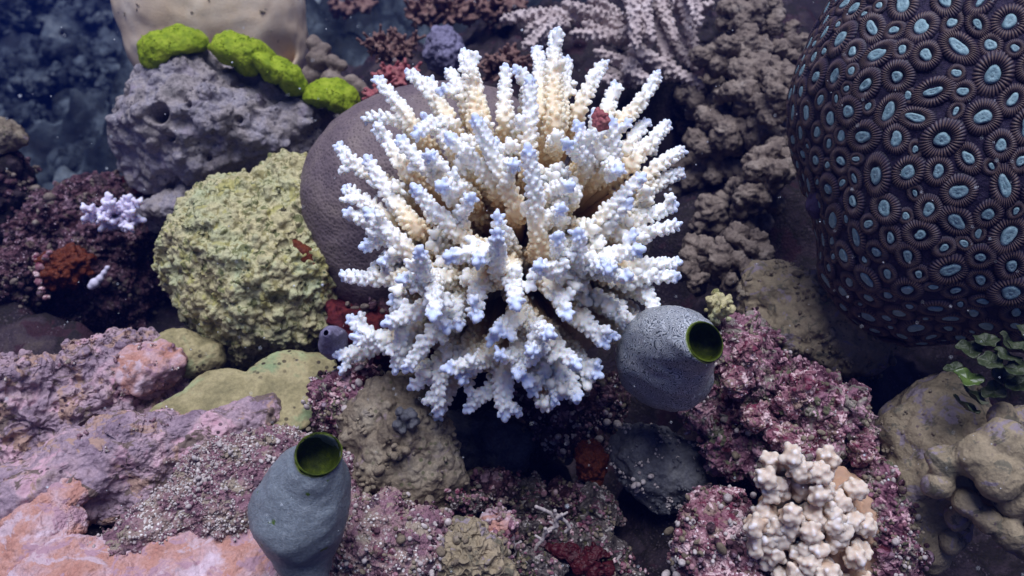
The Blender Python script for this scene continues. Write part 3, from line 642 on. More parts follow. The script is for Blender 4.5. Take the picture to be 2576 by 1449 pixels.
# knobby brown coral column between white coral and polyp colony
KN = [(1900,40,110,60,.95,34,22,'at the top edge'),(1840,130,90,60,.93,26,24,'right of the tan branching coral'),(1900,215,100,70,.91,30,26,'in the upper part of the shaded column'),
      (1965,250,60,90,.86,26,20,'touching the upper left side of the polyp colony'),(1790,330,60,55,.93,16,26,'right of the white coral tips, deep in shade'),(1940,330,60,50,.89,16,24,'in the middle of the shaded column'),
      (1830,440,80,60,.95,14,26,'low in the dark gap'),(1950,425,75,60,.84,26,24,'standing out bright beside the polyp colony'),(1900,500,60,50,.85,18,24,'below the bright clump beside the polyp colony'),
      (1790,540,60,50,.90,12,24,'in the dark gap right of the white coral'),(1830,640,110,60,.78,34,24,'just right of the white coral at mid height'),(1880,700,70,50,.76,20,22,'above the yellow sponge'),(1760,690,60,40,.78,16,20,'touching the lower right branches of the white coral'),
      (1745,445,55,60,.98,18,26,'deep behind the right hand tips of the white coral'),(1870,580,60,50,.88,20,24,'sunk between the bright clump and the lower clumps'),(1995,150,55,60,.94,20,22,'high up beside the top of the polyp colony'),
      (1860,340,60,50,.92,20,24,'in the middle of the wall between white coral and polyp colony'),(1770,245,60,50,.97,18,22,'just under the tan branching coral')]
for k, (x, y, rx, ry, d, n, r, where) in enumerate(KN):
    cluster('knobby_coral', 'brown knobby coral clump ' + where, 'coral', knobs(x, y, rx, ry, d, n, r, .04, 40 + k), 'brown_knob', .0013, [('c', .012, .0045), ('p', .006, .0015)], 'knobby brown coral clumps')
thing('plate_coral', 'brown olive encrusting coral ledge between the yellow sponge and the polyp colony', 'coral',
      [(1860,720),(1900,690),(1990,680),(2080,720),(2160,750),(2220,800),(2225,860),(2160,900),(2080,915),(1980,905),(1900,860),(1855,800)], .68, .03, .05, 'olive_massive', [('p', .04, .010), ('w', .012, .003), ('w', .006, .0012)], tilt=(0, -.2))
cluster('yellow_sponge', 'small yellow knobbly sponge above the mouth of the right sea squirt', 'sponge', knobs(1808, 775, 36, 40, .60, 24, 10, .012, 9), 'yellow_coral', .001, [('w', .004, .0015)])

# ------------------------------------------------------------------ polyp colony, right
HP = [(2010,300),(2012,180),(2045,40),(2090,-80),(2250,-230),(2480,-270),(2750,-180),(2920,60),(2960,380),(2900,640),(2740,820),(2560,850),(2480,900),(2390,905),(2330,885),(2270,850),(2205,790),(2185,720),(2140,620),(2085,520),(2040,430)]
V, F, C = lump_mesh(HP, .60, .135, .16, [('p', .12, .006)], res=8, centre=(2440, 320), off=5)
hr = empty('zoanthid_colony', C); tag(hr, 'big dark coral dome covered with pale blue green polyps at the right edge', 'coral')
N = normals(V, F)
Vd = displace(V, F, [('w', .006, .0012)], 3)
put('colony_tissue', Vd, F, M['honey'], hr)
g = np.random.default_rng(77)
sx, sy, sz = V @ RX, 0, 0
cxp, cyp, czp = toCam(V)
facing = np.einsum('ij,ij->i', N, (CAMPOS - V)) > -0.05
cand = np.where(facing & (cxp > 1980) & (cxp < 3100) & (cyp > -300) & (cyp < 940))[0]; g.shuffle(cand)
pol = []
for rad_, lim in ((.0112, 45), (.0097, 120), (.0083, 200), (.0067, 230), (.005, 120)):
    pts = V[cand]; free = np.full(len(cand), True)
    for q in pol: free &= np.linalg.norm(pts - q[0], axis=1) > (rad_ + q[2]) * .95
    for cnt in range(lim):
        w_ = np.where(free)[0]
        if len(w_) == 0: break
        k_ = w_[0]; p = pts[k_]; pol.append((p, N[cand[k_]], rad_)); free &= np.linalg.norm(pts - p, axis=1) > rad_ * 1.9
def polyp_mesh(r, g):
    el = 1 + abs(g.normal()) * .3; nt_ = int(g.integers(30, 38)); ns = nt_ * 4; V = []; T = []; prof = [(1.18, -.14), (1.09, -.03), (.99, .04), (.87, .09), (.76, .11), (.65, .08), (.55, .02), (.47, -.04)]
    for (q, z) in prof:
        for k in range(ns):
            a = 2 * math.pi * k / ns; fl = abs(math.cos(nt_ * a / 2)) ** .8
            amp = 1 if q < 1.1 else 0
            x = r * q * math.cos(a) * el ** .5; y = r * q * math.sin(a) / el ** .5
            V.append((x, y, r * (z + (fl - .6) * .11 * amp))); T.append(.1 + .55 * fl * amp * (1.2 - abs(q - .8)) + .6 * z)
    F = []
    for i in range(len(prof) - 1):
        for k in range(ns): F.append((i * ns + k, i * ns + (k + 1) % ns, (i + 1) * ns + (k + 1) % ns, (i + 1) * ns + k))
    nd = 24; D = [(0, 0, r * .03)]; DF = []
    pts = [(.07, .07), (.12, .02), (.2, .05), (.34, .06), (.45, .05), (.53, -.08)]
    wob = g.uniform(0, 6, 3); amp2 = g.uniform(.05, .25); opn = g.uniform(.62, 1.0)
    for (q, z) in pts:
        for k in range(nd):
            a = 2 * math.pi * k / nd; ww = 1 + amp2 * math.sin(2 * a + wob[0]) + .07 * math.sin(3 * a + wob[1])
            D.append((r * q * opn * ww * math.cos(a) * el ** .8, r * q * opn * ww * math.sin(a) / el ** .8, r * (z + .01 * math.sin(9 * a + wob[2]))))
    for k in range(nd): DF.append((0, 1 + k, 1 + (k + 1) % nd))
    for i in range(len(pts) - 1):
        for k in range(nd): DF.append((1 + i * nd + k, 1 + (i + 1) * nd + k, 1 + (i + 1) * nd + (k + 1) % nd, 1 + i * nd + (k + 1) % nd))
    return np.array(V), F, np.array(T), np.array(D), DF
pol.sort(key=lambda q: math.hypot(toCam(q[0])[0] - 2330, toCam(q[0])[1] - 420))
rest = Soup(); restT = []; restD = Soup()
for k, (p, n, r) in enumerate(pol):
    V_, F_, T_, D_, DF_ = polyp_mesh(r, g)
    a = g.uniform(0, 2 * math.pi); ex = np.cross(n, [math.cos(a), math.sin(a), .3]); ex /= np.linalg.norm(ex); ey = np.cross(n, ex)
    Mx = np.stack([ex, ey, n], 0); W = p + V_ @ Mx + n * .0008; WD = p + D_ @ Mx + n * .0012
    if k < 100:
        o = put('polyp', W, F_, M['polyp'], hr, attr={'tone': T_})
        d_ = bpy.data.objects.new('oral_disc', mesh('oral_disc', WD - np.array(hr['_o']), DF_, M['disc'])); sc.collection.objects.link(d_); d_.parent = o
    else: rest.add(W, F_); restT.append(T_); restD.add(WD, DF_)
if rest.n:
    o = put('polyps', rest.verts(), rest.F, M['polyp'], hr, attr={'tone': np.concatenate(restT)}); o['kind'] = 'stuff'
    d_ = bpy.data.objects.new('oral_discs', mesh('oral_discs', restD.verts() - np.array(hr['_o']), restD.F, M['disc'])); sc.collection.objects.link(d_); d_.parent = o; d_['kind'] = 'stuff'
lump('tissue_flap', [(2050,440),(2075,450),(2090,500),(2086,540),(2060,548),(2036,530),(2036,505),(2046,480)], .60, .010, .03, M['flap'], [('p', .015, .0015)], parent=hr, res=5)

# ------------------------------------------------------------------ sea squirts
def squirt(name, label, cat, rings, inner, mat, group=None):
    """rings: (px,py,depth,radius px,tilt deg of ring axis towards camera from screen-up, roll) body from foot to rim, then inner ones"""
    def build(rs, tones):
        V = []; ns = 56; T = []
        for (x, y, d, r, tl, ro, fl), tn in zip(rs, tones):
            c = P(x, y, d); ax = (UP * math.cos(R(tl)) - FW * math.sin(R(tl))); ax = ax * math.cos(R(ro)) + RX * math.sin(R(ro))
            ex = np.cross(ax, [0, 0, 1.0]) if abs(ax[2]) < .95 else np.cross(ax, FW); ex = RX - ax * (RX @ ax); ex /= np.linalg.norm(ex); ey = np.cross(ax, ex)
            for k in range(ns):
                a = 2 * math.pi * k / ns; V.append(c + r * d / FPX * (math.cos(a) * ex + fl * math.sin(a) * ey)); T.append(tn)
        F = np.array([(i * ns + k, i * ns + (k + 1) % ns, (i + 1) * ns + (k + 1) % ns, (i + 1) * ns + k) for i in range(len(rs) - 1) for k in range(ns)])
        return np.array(V), F, np.array(T)
    def dens(rs, k=6):
        rs = np.array(rs, float); t = np.linspace(0, len(rs) - 1, (len(rs) - 1) * k + 1); i = np.minimum(t.astype(int), len(rs) - 2); f = t - i
        a = rs[np.maximum(i - 1, 0)]; b = rs[i]; c = rs[i + 1]; d = rs[np.minimum(i + 2, len(rs) - 1)]; f = f[:, None]
        return .5 * ((2 * b) + (c - a) * f + (2 * a - 5 * b + 4 * c - d) * f ** 2 + (3 * b - a - 3 * c + d) * f ** 3)
    B = dens(rings); tn = np.clip(1 - (np.arange(len(B))[::-1] / len(B)) / .2, 0, 1)
    V, F, T = build(B, tn); V = displace(V, F, [('p', .03, .0022), ('p', .008, .0007)], 4)
    o = put(name, V, F, M[mat], origin=P(*rings[0][:3]), attr={'tone': T}); tag(o, label, cat, group)
    I = dens([rings[-1]] + inner); V, F, T = build(I, np.ones(len(I))); put('siphon', V, F, M['siphon'], o)
    return o
squirt('sea_squirt', 'plain blue grey sea squirt with open green mouth on the pink crust, lower left', 'sea squirt',
       [(772,1560,.515,40,20,0,.9),(772,1500,.512,52,20,0,.9),(772,1440,.507,63,20,0,.9),(766,1390,.503,80,18,0,.9),(757,1335,.497,114,20,0,.9),(755,1280,.492,127,25,2,.9),(762,1238,.487,117,34,4,.9),(773,1203,.482,99,42,5,.95),(787,1172,.476,78,50,7,1),(797,1148,.471,60,54,7,1),(801,1141,.470,59,55,7,1)],
       [(802,1140,.4695,57,55,7,1),(802,1141,.4705,54,55,7,1),(801,1146,.475,53,55,7,1),(797,1158,.483,52,55,7,1),(793,1168,.490,42,55,7,1),(791,1172,.493,22,55,7,1),(790,1173,.494,1,55,7,1)], 'tunic_plain')
squirt('sea_squirt', 'round grey sea squirt with fine maze pattern and green mouth right of the white coral', 'sea squirt',
       [(1668,1020,.60,40,14,6,1),(1668,990,.59,92,16,8,1),(1668,950,.58,118,22,10,.95),(1672,910,.567,127,30,13,.95),(1684,875,.553,122,38,17,.95),(1702,852,.538,106,46,22,.95),(1732,848,.524,88,54,27,1),(1755,852,.512,70,64,24,1),(1770,857,.506,57,70,20,1),(1774,859,.505,53,70,20,1)],
       [(1775,859,.5045,52,70,20,1),(1775,859,.5055,48,70,20,1),(1773,861,.510,46,70,20,1),(1768,866,.519,45,70,20,1),(1763,871,.526,37,70,20,1),(1760,874,.530,18,70,20,1),(1759,875,.531,1,70,20,1)], 'tunic_maze')
o = squirt('sea_squirt', 'tiny smooth lavender grey sea squirt at the left foot of the white coral', 'sea squirt',
       [(845,900,.63,12,10,-10,1),(842,885,.625,28,12,-12,1),(838,865,.62,36,20,-15,1),(834,848,.615,36,35,-20,1),(828,838,.605,24,60,-22,1),(824,838,.598,10,75,-25,1),(823,838,.597,6,78,-25,1)],
       [(823,839,.599,5,78,-25,1),(823,840,.602,4,78,-25,1),(824,841,.606,1,78,-25,1)], 'tunic_plain')
o.data.materials[0] = M['lav']; o.children[0].data.materials[0] = M['dark_red']

# ------------------------------------------------------------------ lower left: pink and mauve crusts
thing('crusted_rock', 'mauve crusted rock mound at the left edge under the dark hollow', 'rock',
      [(-120,840),(0,830),(60,850),(170,880),(300,880),(390,900),(440,960),(430,1050),(380,1110),(200,1130),(0,1140),(-150,1100)], .650, .022, .08, 'mauve', [('p', .05, .012), ('c', .02, 0.0110), ('p', .008, .002)], res=8)
thing('crusted_rock', 'mauve rock lobe with an orange patch left of the flat yellow coral', 'rock',
      [(280,890),(360,870),(440,900),(470,940),(420,970),(340,980),(290,950)], .665, .02, .04, 'salmon', [('p', .02, .006), ('w', .01, .003)], res=6)
thing('crusted_rock', 'pale mauve rock step below the left mound', 'rock',
      [(-80,1080),(100,1060),(260,1040),(400,1050),(480,1090),(600,1120),(720,1130),(700,1220),(500,1260),(200,1250),(-60,1240)], .60, .035, .07, 'mauve', [('p', .05, .010), ('c', .020, .0032), ('p', .006, .0015)], res=8)
thing('speckled_rock', 'white speckled turf covered rock left of the plain grey sea squirt', 'rock',
      [(180,1290),(320,1220),(460,1180),(640,1140),(760,1150),(900,1260),(900,1400),(760,1420),(560,1350),(380,1330),(240,1340)], .565, .028, .06, 'turf', [('p', .04, .007), ('c', .008, 0.0044), ('p', .004, .001)], res=8)
thing('pink_crust', 'salmon pink coralline crust ridge running up from the lower left edge', 'coralline algae',
      [(-100,1330),(0,1265),(90,1220),(190,1150),(260,1110),(320,1130),(330,1190),(280,1250),(190,1300),(150,1370),(60,1420),(-100,1480)], .553, .016, .05, 'salmon', [('p', .05, .005), ('c', .012, .003), ('c', .004, .0008)], res=8, tilt=(0, -.5))
thing('pink_crust', 'salmon pink coralline crust slab along the bottom left corner', 'coralline algae',
      [(-140,1480),(0,1400),(130,1300),(260,1300),(330,1350),(420,1340),(520,1320),(640,1370),(700,1440),(720,1560),(400,1620),(0,1640)], .522, .014, .05, 'salmon', [('p', .05, .005), ('c', .014, .0035), ('c', .004, .0008)], res=8, tilt=(0, -.6))
# left thicket
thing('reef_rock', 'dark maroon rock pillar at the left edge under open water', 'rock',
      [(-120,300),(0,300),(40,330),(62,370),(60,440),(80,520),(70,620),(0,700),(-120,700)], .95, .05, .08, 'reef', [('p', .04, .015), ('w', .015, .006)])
thing('capped_rock', 'pale tan crust cap on the rock pillar at the left edge', 'rock',
      [(-60,300),(10,298),(45,325),(60,360),(30,375),(-40,380)], .92, .03, .04, 'tan_rock', [('p', .02, .006)], res=5)
thing('reef_rock', 'dark purple rubble mound with orange sponge left of the yellow coral', 'rock',
      [(60,560),(150,480),(240,460),(330,480),(400,560),(410,700),(400,780),(250,830),(90,800),(40,700)], .93, .06, .09, 'maroon', [('p', .03, .018), ('c', .020, .0032), ('p', .008, .004)], res=8)
thing('reef_rock', 'brown maroon rubble rock at the left edge above the mauve mound', 'rock',
      [(-100,640),(0,630),(80,640),(120,700),(110,740),(40,770),(-60,790)], .84, .04, .06, 'maroon', [('p', .03, .012), ('c', .018, .013)], res=7)
thing('orange_sponge', 'rust orange sponge in the rubble on the left', 'sponge',
      [(100,680),(125,640),(160,625),(200,640),(230,670),(200,700),(150,720),(110,715)], .84, .02, .03, 'orange', [('p', .012, .008), ('w', .008, .004)], res=6)
cl = [(95,690,.82,9),(100,670,.82,10),(115,650,.82,9),(125,635,.82,8),(98,708,.82,9),(105,730,.82,9),(118,748,.82,8),(90,650,.83,10)]
cluster('pink_crust', 'pale pink crust rim curling round the orange sponge', 'coralline algae', cl, 'pink', .0012, [('p', .006, .002)])
cluster('shell_fragment', 'white shell bit lying below the small pale coral on the left', 'shell', [(238,712,.80,13),(252,700,.80,10),(262,686,.80,8),(270,674,.80,7),(230,720,.80,10)], 'white_bit', .0012)
g = np.random.default_rng(31); sc_root = empty('pale_coral', P(290, 550, .86)); tag(sc_root, 'small pale lilac branching coral in the dark rubble on the left', 'coral')
for k in range(16):
    a = 2 * math.pi * k / 16 + g.normal() * .15; q = .55 + .45 * (k % 2)
    t_ = P(288 + math.cos(a) * 80 * q, 535 + math.sin(a) * 45 * q, .80 + .012 * (k % 3)); b_ = P(290 + math.cos(a) * 25, 545 + math.sin(a) * 12, .83)
    V, F, tone = knobby_branch(P(290, 560, .86), b_, t_, r0=.0045, r1=.0032, knob=.0024, voxel=.001, dens=.6)
    put('branch', V, F, M['smallwhite'], sc_root, attr={'tone': np.clip(tone, 0, 1)})

# ------------------------------------------------------------------ lower middle
thing('tan_coral', 'tan lumpy coral covered rock below the left of the white coral', 'rock',
      [(890,1010),(930,960),(1010,940),(1080,970),(1110,1040),(1130,1110),(1165,1180),(1170,1240),(1130,1290),(1020,1290),(930,1240),(880,1200),(870,1110)], .615, .035, .06, 'tan_rock', [('p', .03, .007), ('w', .012, .004), ('w', .006, .0015)], res=8)
cluster('rock_knob', 'dark grey knob on the tan coral rock', 'rock', knobs(1020, 1060, 30, 30, .575, 14, 12, .014, 3), 'dark_plate', .001, [('w', .004, .0015)])
cluster('rock_knob', 'small crusty knobs low on the tan coral rock', 'rock', knobs(1000, 1140, 28, 22, .575, 14, 9, .010, 4), 'tan_rock', .001, [('w', .004, .0015)])
thing('purple_rock', 'purple and pink encrusted rock between the flat yellow coral and the tan rock', 'rock',
      [(800,960),(860,930),(940,930),(960,980),(900,1060),(880,1110),(810,1090),(795,1020)], .64, .03, .05, 'purple', [('p', .02, .006), ('c', .01, 0.0055)], res=7)
thing('purple_rock', 'pink purple encrusted rock right of the plain grey sea squirt along the bottom edge', 'rock',
      [(850,1240),(940,1240),(1040,1290),(1120,1310),(1180,1380),(1190,1500),(1000,1560),(840,1520),(830,1380)], .56, .035, .07, 'turf', [('p', .03, .008), ('c', .01, 0.0055), ('w', .005, .0015)], res=8)
thing('ridged_coral', 'tan coral lump with olive ridges at the bottom edge', 'coral',
      [(1130,1330),(1180,1310),(1230,1350),(1270,1410),(1290,1500),(1160,1540),(1110,1460)], .545, .025, .05, 'olive_massive', [('p', .02, .004), ('r', .008, .004)], res=8)
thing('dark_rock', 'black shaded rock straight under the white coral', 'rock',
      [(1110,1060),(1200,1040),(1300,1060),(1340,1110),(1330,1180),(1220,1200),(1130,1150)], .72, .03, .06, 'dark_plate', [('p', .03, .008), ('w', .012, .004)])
thing('purple_rock', 'deep purple crusted rock under the lower right tips of the white coral', 'rock',
      [(1300,1010),(1400,960),(1520,950),(1580,1000),(1560,1080),(1500,1120),(1400,1120),(1340,1070)], .70, .03, .06, 'maroon', [('p', .02, .010), ('c', .012, 0.0066)], res=7)
thing('orange_sponge', 'glossy rust orange sponge in the dark hollow below the white coral', 'sponge',
      [(1450,1130),(1480,1110),(1515,1130),(1525,1180),(1510,1215),(1470,1205),(1450,1170)], .655, .015, .03, 'orange', [('p', .01, .004), ('w', .006, .002)], res=6)
thing('fan_rock', 'grey rounded plate rock under the patterned sea squirt', 'rock',
      [(1535,1130),(1560,1095),(1640,1085),(1720,1100),(1790,1150),(1800,1230),(1740,1265),(1650,1270),(1570,1225),(1540,1180)], .645, .03, .06, 'dark_plate', [('p', .03, .006), ('w', .01, .002)])
g = np.random.default_rng(55)
RB = [(1225,1240,70,50,.66,'maroon','dim mauve rubble rock left of the hollow'),(1330,1260,70,50,.68,'rubble','dim olive rubble rock in the lower hollow'),(1430,1260,60,50,.67,'maroon','dim mauve rubble rock under the orange sponge'),
      (1490,1320,50,80,.64,'rubble','pale brown rubble ridge left of the black hollow'),(1260,1350,40,60,.58,'salmon','dusky pink smooth lump beside the ridged coral'),(1380,1360,90,50,.62,'rubble','olive turf rock at the bottom'),
      (1330,1440,90,50,.585,'rubble','grey white rubble at the bottom edge'),(1540,1440,60,70,.62,'rubble','pale rubble rock at the bottom edge beside the red sponge'),(1170,1265,40,30,.60,'rubble','small pale rubble rock at the foot of the tan coral')]
for x, y, rx, ry, d, mt, lab in RB:
    pl = [(px + g.normal() * 8, py + g.normal() * 8) for px, py in ell(x, y, rx, ry, 14)]
    thing('rubble_rock', lab, 'rock', pl, d, .02, .05, mt, [('p', .02, .008), ('w', .010, .005), ('w', .005, .002)], res=7)
g = np.random.default_rng(66)
for k, (x, y, d) in enumerate(((1395, 1330, .585), (1345, 1385, .58), (1290, 1400, .575), (1370, 1350, .583), (1420, 1340, .585))):
    s_ = Soup(); p0 = P(x, y, d + .008); pr = p0
    for q in range(5):
        nx = pr + UP * .0045 * (1 if q < 3 else .6) + RX * g.normal() * .0035 - FW * .002; s_.add(*tube_mesh(np.linspace(pr, nx, 3), [.0014] * 3, 8)); s_.ball(nx, .0016); pr = nx
        if q in (1, 2): e = nx + RX * g.choice([-1, 1]) * .005 + UP * .003; s_.add(*tube_mesh(np.linspace(nx, e, 3), [.0012, .0011, .001], 8)); s_.ball(e, .0012)
    V, F = remesh(s_.verts(), s_.F, .0006, 2)
    tag(put('white_twig', V, F, M['grit']), 'tiny white crusty twig ' + ['right of the middle in the dark turf above the red sponge', 'left of the others, low in the dark turf', 'lowest one, beside the ridged coral lump', 'in the middle of the group in the dark turf', 'farthest right in the dark turf'][k], 'coralline algae', 'tiny white twigs in the dark turf')
thing('red_sponge', 'flat dark red sponge at the bottom right of the olive turf rock', 'sponge', [(1360,1385),(1400,1377),(1460,1392),(1500,1405),(1540,1395),(1550,1415),(1520,1440),(1470,1440),(1430,1415),(1380,1402)], .585, .004, .010, 'red', [('p', .01, .003), ('c', .01, .004)], res=6)

# ------------------------------------------------------------------ lower right
thing('coralline_rock', 'purple and pink coralline rock right of the patterned sea squirt', 'rock',
      [(1780,900),(1840,860),(1900,900),(1960,920),(2060,930),(2120,960),(2150,1010),(2140,1080),(2080,1130),(2060,1180),(1960,1190),(1880,1200),(1820,1160),(1760,1100),(1740,1040)], .61, .04, .07, 'purple', [('p', .05, .018), ('c', .020, .014), ('pit', .022, .010), ('w', .006, .003)], res=8)
thing('coralline_rock', 'pink crusted boulder at the bottom left of the cream finger coral', 'rock',
      [(1705,1330),(1720,1260),(1780,1235),(1860,1270),(1900,1350),(1940,1420),(1960,1540),(1800,1560),(1740,1480),(1700,1400)], .562, .03, .06, 'pink', [('p', .025, .007), ('k', .009, .003), ('c', .005, 0.0028)], res=8)
thing('coralline_rock', 'pink crusted rock right of the cream finger coral', 'rock',
      [(2130,1180),(2190,1190),(2250,1250),(2270,1330),(2320,1400),(2350,1520),(2200,1560),(2140,1480),(2150,1330)], .56, .03, .06, 'purple', [('p', .025, .008), ('c', .014, .0085), ('w', .005, .0015)], res=8)
g = np.random.default_rng(61)
for x, y, rx, ry, lab in ((1855,955,30,36,'smooth orange pink crust lump under the mouth of the patterned sea squirt'),(1880,900,22,50,'upright pink crust finger beside the patterned sea squirt'),(2010,990,34,60,'tall pink coralline ridge on the purple rock'),
                          (2085,1060,50,42,'pale pink pebbly crust on the right of the purple rock'),(1990,1110,60,30,'rose pink crust shelf above the cream finger coral'),(1905,1050,34,34,'dusky pink crust lump in the middle of the purple rock'),(2170,1130,26,40,'red pink crust knob at the edge of the olive massive coral')):
    pl = [(px + g.normal() * 3, py + g.normal() * 3) for px, py in ell(x, y, rx, ry, 12)]
    thing('pink_crust', lab, 'coralline algae', pl, .57, .014, .03, 'pink', [('p', .012, .004), ('c', .014, .008), ('w', .005, .0015)], res=7, group='pink crust lumps on the purple rock')
# cream finger coral
cr = empty('finger_coral', P(2060, 1400, .56)); tag(cr, 'cream stubby finger coral with white tips at the bottom right', 'coral')
g = np.random.default_rng(71)
FG = [(1925,1200,60,70),(2010,1180,80,90),(2060,1190,60,60),(1990,1150,60,40),(1940,1160,50,40),(2080,1150,50,40),(2150,1225,50,40),(1990,1290,70,50),(2050,1300,80,50),(2110,1260,60,50),(1900,1320,60,60),(1960,1350,80,60),(1900,1370,50,50),
      (2030,1380,70,60),(2100,1360,70,60),(2150,1400,70,60),(2080,1440,80,50),(2000,1440,70,50),(2170,1320,40,50),(1940,1240,50,40),(2060,1240,60,50),(2180,1470,60,50),(2110,1500,60,40)]
for k in range(36):
    a = g.uniform(0, 2 * math.pi); q = math.sqrt(g.uniform(0, 1)); FG.append((2045 + math.cos(a) * q * 130, 1340 + math.sin(a) * q * 190, 0, 1))
for (x, y, a_, b_) in FG:
    s = Soup(); dd = .513 + .00008 * abs(x - 2050) + g.uniform(-.008, .008) + .008 * b_ * (b_ == 1); c0 = P(x + (2050 - x) * .3, y + (1330 - y) * .25, dd + .04); c1 = P(x, y, dd)
    s.add(*tube_mesh(np.linspace(c0, c1, 6), np.linspace(.0072, .006, 6), 12)); s.ball(c1, .0062)
    for k in range(24):
        v = g.normal(size=3); v -= FW * 1.0; v /= np.linalg.norm(v); s.ball(c1 + v * .0058, g.uniform(.0019, .0029), v, 1.5)
    V, F = remesh(s.verts(), s.F, .0009, 3); V = displace(V, F, [('p', .006, .0006)], 2)
    q = (V - c1) @ (c1 - c0) / np.linalg.norm(c1 - c0); ex_ = np.linalg.norm(V - c1, axis=1)
    tone = np.clip(.36 + q / .024 + (ex_ - .0075) / .010, 0, 1)
    put('finger', V, F, M['cream'], cr, attr={'tone': tone})
thing('finger_coral_base', 'x', 'coral', ell(2055, 1340, 150, 180), .562, .024, .04, 'tan_rock', [('p', .02, .004), ('w', .009, .005)], res=6)
ob = bpy.context.scene.objects.get('finger_coral_base'); del ob['label']; del ob['category']; ob.name = 'coral_base'
ob.parent = cr; ob.location = ob.location - cr.location; ob.data.materials[0] = M['cream']
# olive massive corals, right edge
thing('massive_coral', 'smooth olive tan massive coral right of the pink rock', 'coral',
      [(2190,1080),(2215,1040),(2260,980),(2310,930),(2380,930),(2440,990),(2470,1080),(2480,1200),(2450,1330),(2440,1420),(2400,1440),(2330,1390),(2270,1280),(2240,1200),(2200,1140)], .585, .04, .08, 'olive_massive', [('p', .05, .008), ('w', .03, .006)], res=8)
cluster('lobed_coral', 'smooth lobed tan coral at the lower right edge', 'coral',
        [(2380,1160,.52,45),(2365,1220,.52,34),(2430,1270,.52,34),(2480,1310,.515,34),(2540,1340,.51,40),(2450,1150,.51,55),(2520,1120,.51,65),(2590,1160,.505,80),(2520,1200,.50,60),(2570,1250,.51,60),(2600,1060,.53,50),(2520,1050,.53,36),(2400,1200,.54,60),(2480,1240,.54,60),(2560,1350,.54,50),(2620,1300,.52,60),(2405,1300,.54,30),(2395,1360,.55,30),(2470,1120,.55,60)],
        'olive_massive', .0015, [('p', .02, .003), ('w', .02, .002)])
def leaf(parent, x, y, d, r, mat, seed, tilt):
    g = np.random.default_rng(seed); nu, nv = 40, 12; V = []
    c = P(x, y, d); ax = UP * math.cos(R(tilt)) - FW * math.sin(R(tilt)) + RX * g.normal() * .3; ax /= np.linalg.norm(ax)
    ex = np.cross(ax, FW); ex /= np.linalg.norm(ex); ey = np.cross(ax, ex); ph = g.uniform(0, 6, 3)
    for sgn in (1, -1):
        for i in range(nv):
            q = i / (nv - 1)
            for k in range(nu):
                a = 2 * math.pi * k / nu; rr = r * q * (1 + .12 * math.sin(3 * a + ph[0]) + .07 * math.sin(7 * a + ph[1]))
                z = r * (.25 * q * q + .12 * q * math.sin(4 * a + ph[2])) + sgn * .0005 * (1 - q * .8)
                V.append(c + ex * rr * math.cos(a) + ey * rr * math.sin(a) * .85 + ax * z)
    F = []
    for s_ in (0, 1):
        o_ = s_ * nv * nu
        for i in range(nv - 1):
            for k in range(nu):
                f = (o_ + i * nu + k, o_ + i * nu + (k + 1) % nu, o_ + (i + 1) * nu + (k + 1) % nu, o_ + (i + 1) * nu + k); F.append(f if s_ == 0 else f[::-1])
    for k in range(nu):
        a_, b_ = (nv - 1) * nu + k, (nv - 1) * nu + (k + 1) % nu; F.append((a_, b_, b_ + nv * nu, a_ + nv * nu))
    V = displace(np.array(V), np.array(F), [('p', .01, .001)], seed)
    return put('frond', V, F, M[mat], parent)
lr = empty('leafy_algae', P(2470, 960, .56)); tag(lr, 'dark leafy algae fronds under the polyp colony at the right edge', 'algae')
LF = [(2435,955,.515,34,'leaf_green',40),(2450,1000,.52,36,'leaf',30),(2430,1025,.525,34,'leaf',20),(2490,910,.51,30,'leaf',50),(2530,900,.51,34,'leaf',30),(2560,930,.505,34,'leaf',40),(2520,950,.52,34,'leaf',55),(2570,880,.51,34,'leaf',25),(2480,860,.525,30,'leaf',35),(2440,880,.53,32,'leaf',45),(2560,970,.51,30,'leaf',35),(2500,985,.52,30,'leaf',45),(2400,930,.53,24,'leaf',35),(2590,840,.52,34,'leaf',35),(2530,860,.53,26,'leaf',60)]
for k, (x, y, d, r, mt, tl) in enumerate(LF): leaf(lr, x, y, d, r * d / FPX, mt, 200 + k, tl)

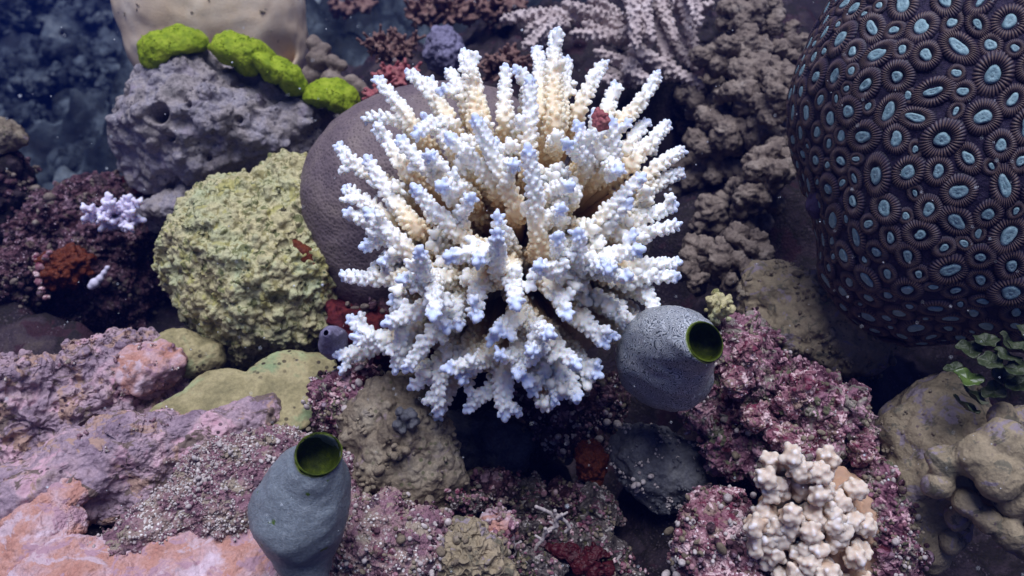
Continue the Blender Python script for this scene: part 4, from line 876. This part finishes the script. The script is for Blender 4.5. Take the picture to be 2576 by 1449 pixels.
# ------------------------------------------------------------------ far reef rocks seen through blue water
g = np.random.default_rng(91)
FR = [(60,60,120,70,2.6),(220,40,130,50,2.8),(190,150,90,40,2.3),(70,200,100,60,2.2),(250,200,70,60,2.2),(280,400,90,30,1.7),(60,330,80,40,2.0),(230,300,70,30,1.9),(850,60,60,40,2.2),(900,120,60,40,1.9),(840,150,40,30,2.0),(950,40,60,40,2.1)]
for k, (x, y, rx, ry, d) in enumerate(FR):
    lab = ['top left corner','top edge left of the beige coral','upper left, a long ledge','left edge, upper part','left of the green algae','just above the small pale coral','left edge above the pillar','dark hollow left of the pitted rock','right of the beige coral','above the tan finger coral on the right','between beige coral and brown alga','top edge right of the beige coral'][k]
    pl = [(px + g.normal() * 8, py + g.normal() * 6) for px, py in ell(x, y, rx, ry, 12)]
    thing('distant_rock', 'blurred distant reef rock coloured dark blue grey for shade and haze, ' + lab, 'rock', pl, d, .12, .2, 'far', [('f', .12, .06), ('w', .05, .03)], group='distant reef rocks', res=7)

for i_, ob in enumerate([o for o in sc.objects if o.type == 'MESH' and o.parent is None]):
    nm = ob.name.split('.')[0]
    if nm in ('coralline_rock', 'purple_rock'): nodules(ob, 75, ['pink', 'tan_rock', 'maroon', 'grit'], (.0004, .0020), i_)
    elif nm in ('rubble_rock',): nodules(ob, 25, ['pink', 'tan_rock', 'purple', 'turf'], (.0005, .0018), i_)
    elif nm in ('speckled_rock',): nodules(ob, 1300, ['grit', 'turf'], (.0004, .0009), i_, clump=6, flat=.7)
    elif nm in ('reef_rock', 'dome_coral_underside'): nodules(ob, 40, ['brown_knob', 'maroon'], (.0010, .0040), i_)
    elif nm in ('fan_rock',): nodules(ob, 60, ['grit', 'dark_plate'], (.0004, .0014), i_)
    elif nm in ('ridged_coral', 'massive_coral'): nodules(ob, 25, ['tan_rock'], (.0006, .002), i_, flat=.5)
    elif nm in ('crusted_rock',): nodules(ob, 40, ['turf'], (.0004, .0012), i_)
    elif nm in ('green_algae_mat',): nodules(ob, 260, ['green'], (.0003, .0006), i_, clump=3)
    elif nm in ('plate_coral', 'tan_coral'): nodules(ob, 80, ['tan_rock'], (.0008, .0025), i_)
# ------------------------------------------------------------------ drifting specks in the water
s = Soup(); g = np.random.default_rng(17)
for i in range(420):
    x, y = g.uniform(0, 2576), g.uniform(0, 1449); d = g.uniform(.30, .5); s.ball(P(x, y, d), g.uniform(.00012, .00035) * (1 if g.random() < .93 else 1.8), res=1)
o = put('drifting_specks', s.verts(), s.F, M['snow']); tag(o, 'tiny pale specks drifting in the water', 'particles', kind='stuff')
for o in sc.objects:
    if '_o' in o: del o['_o']
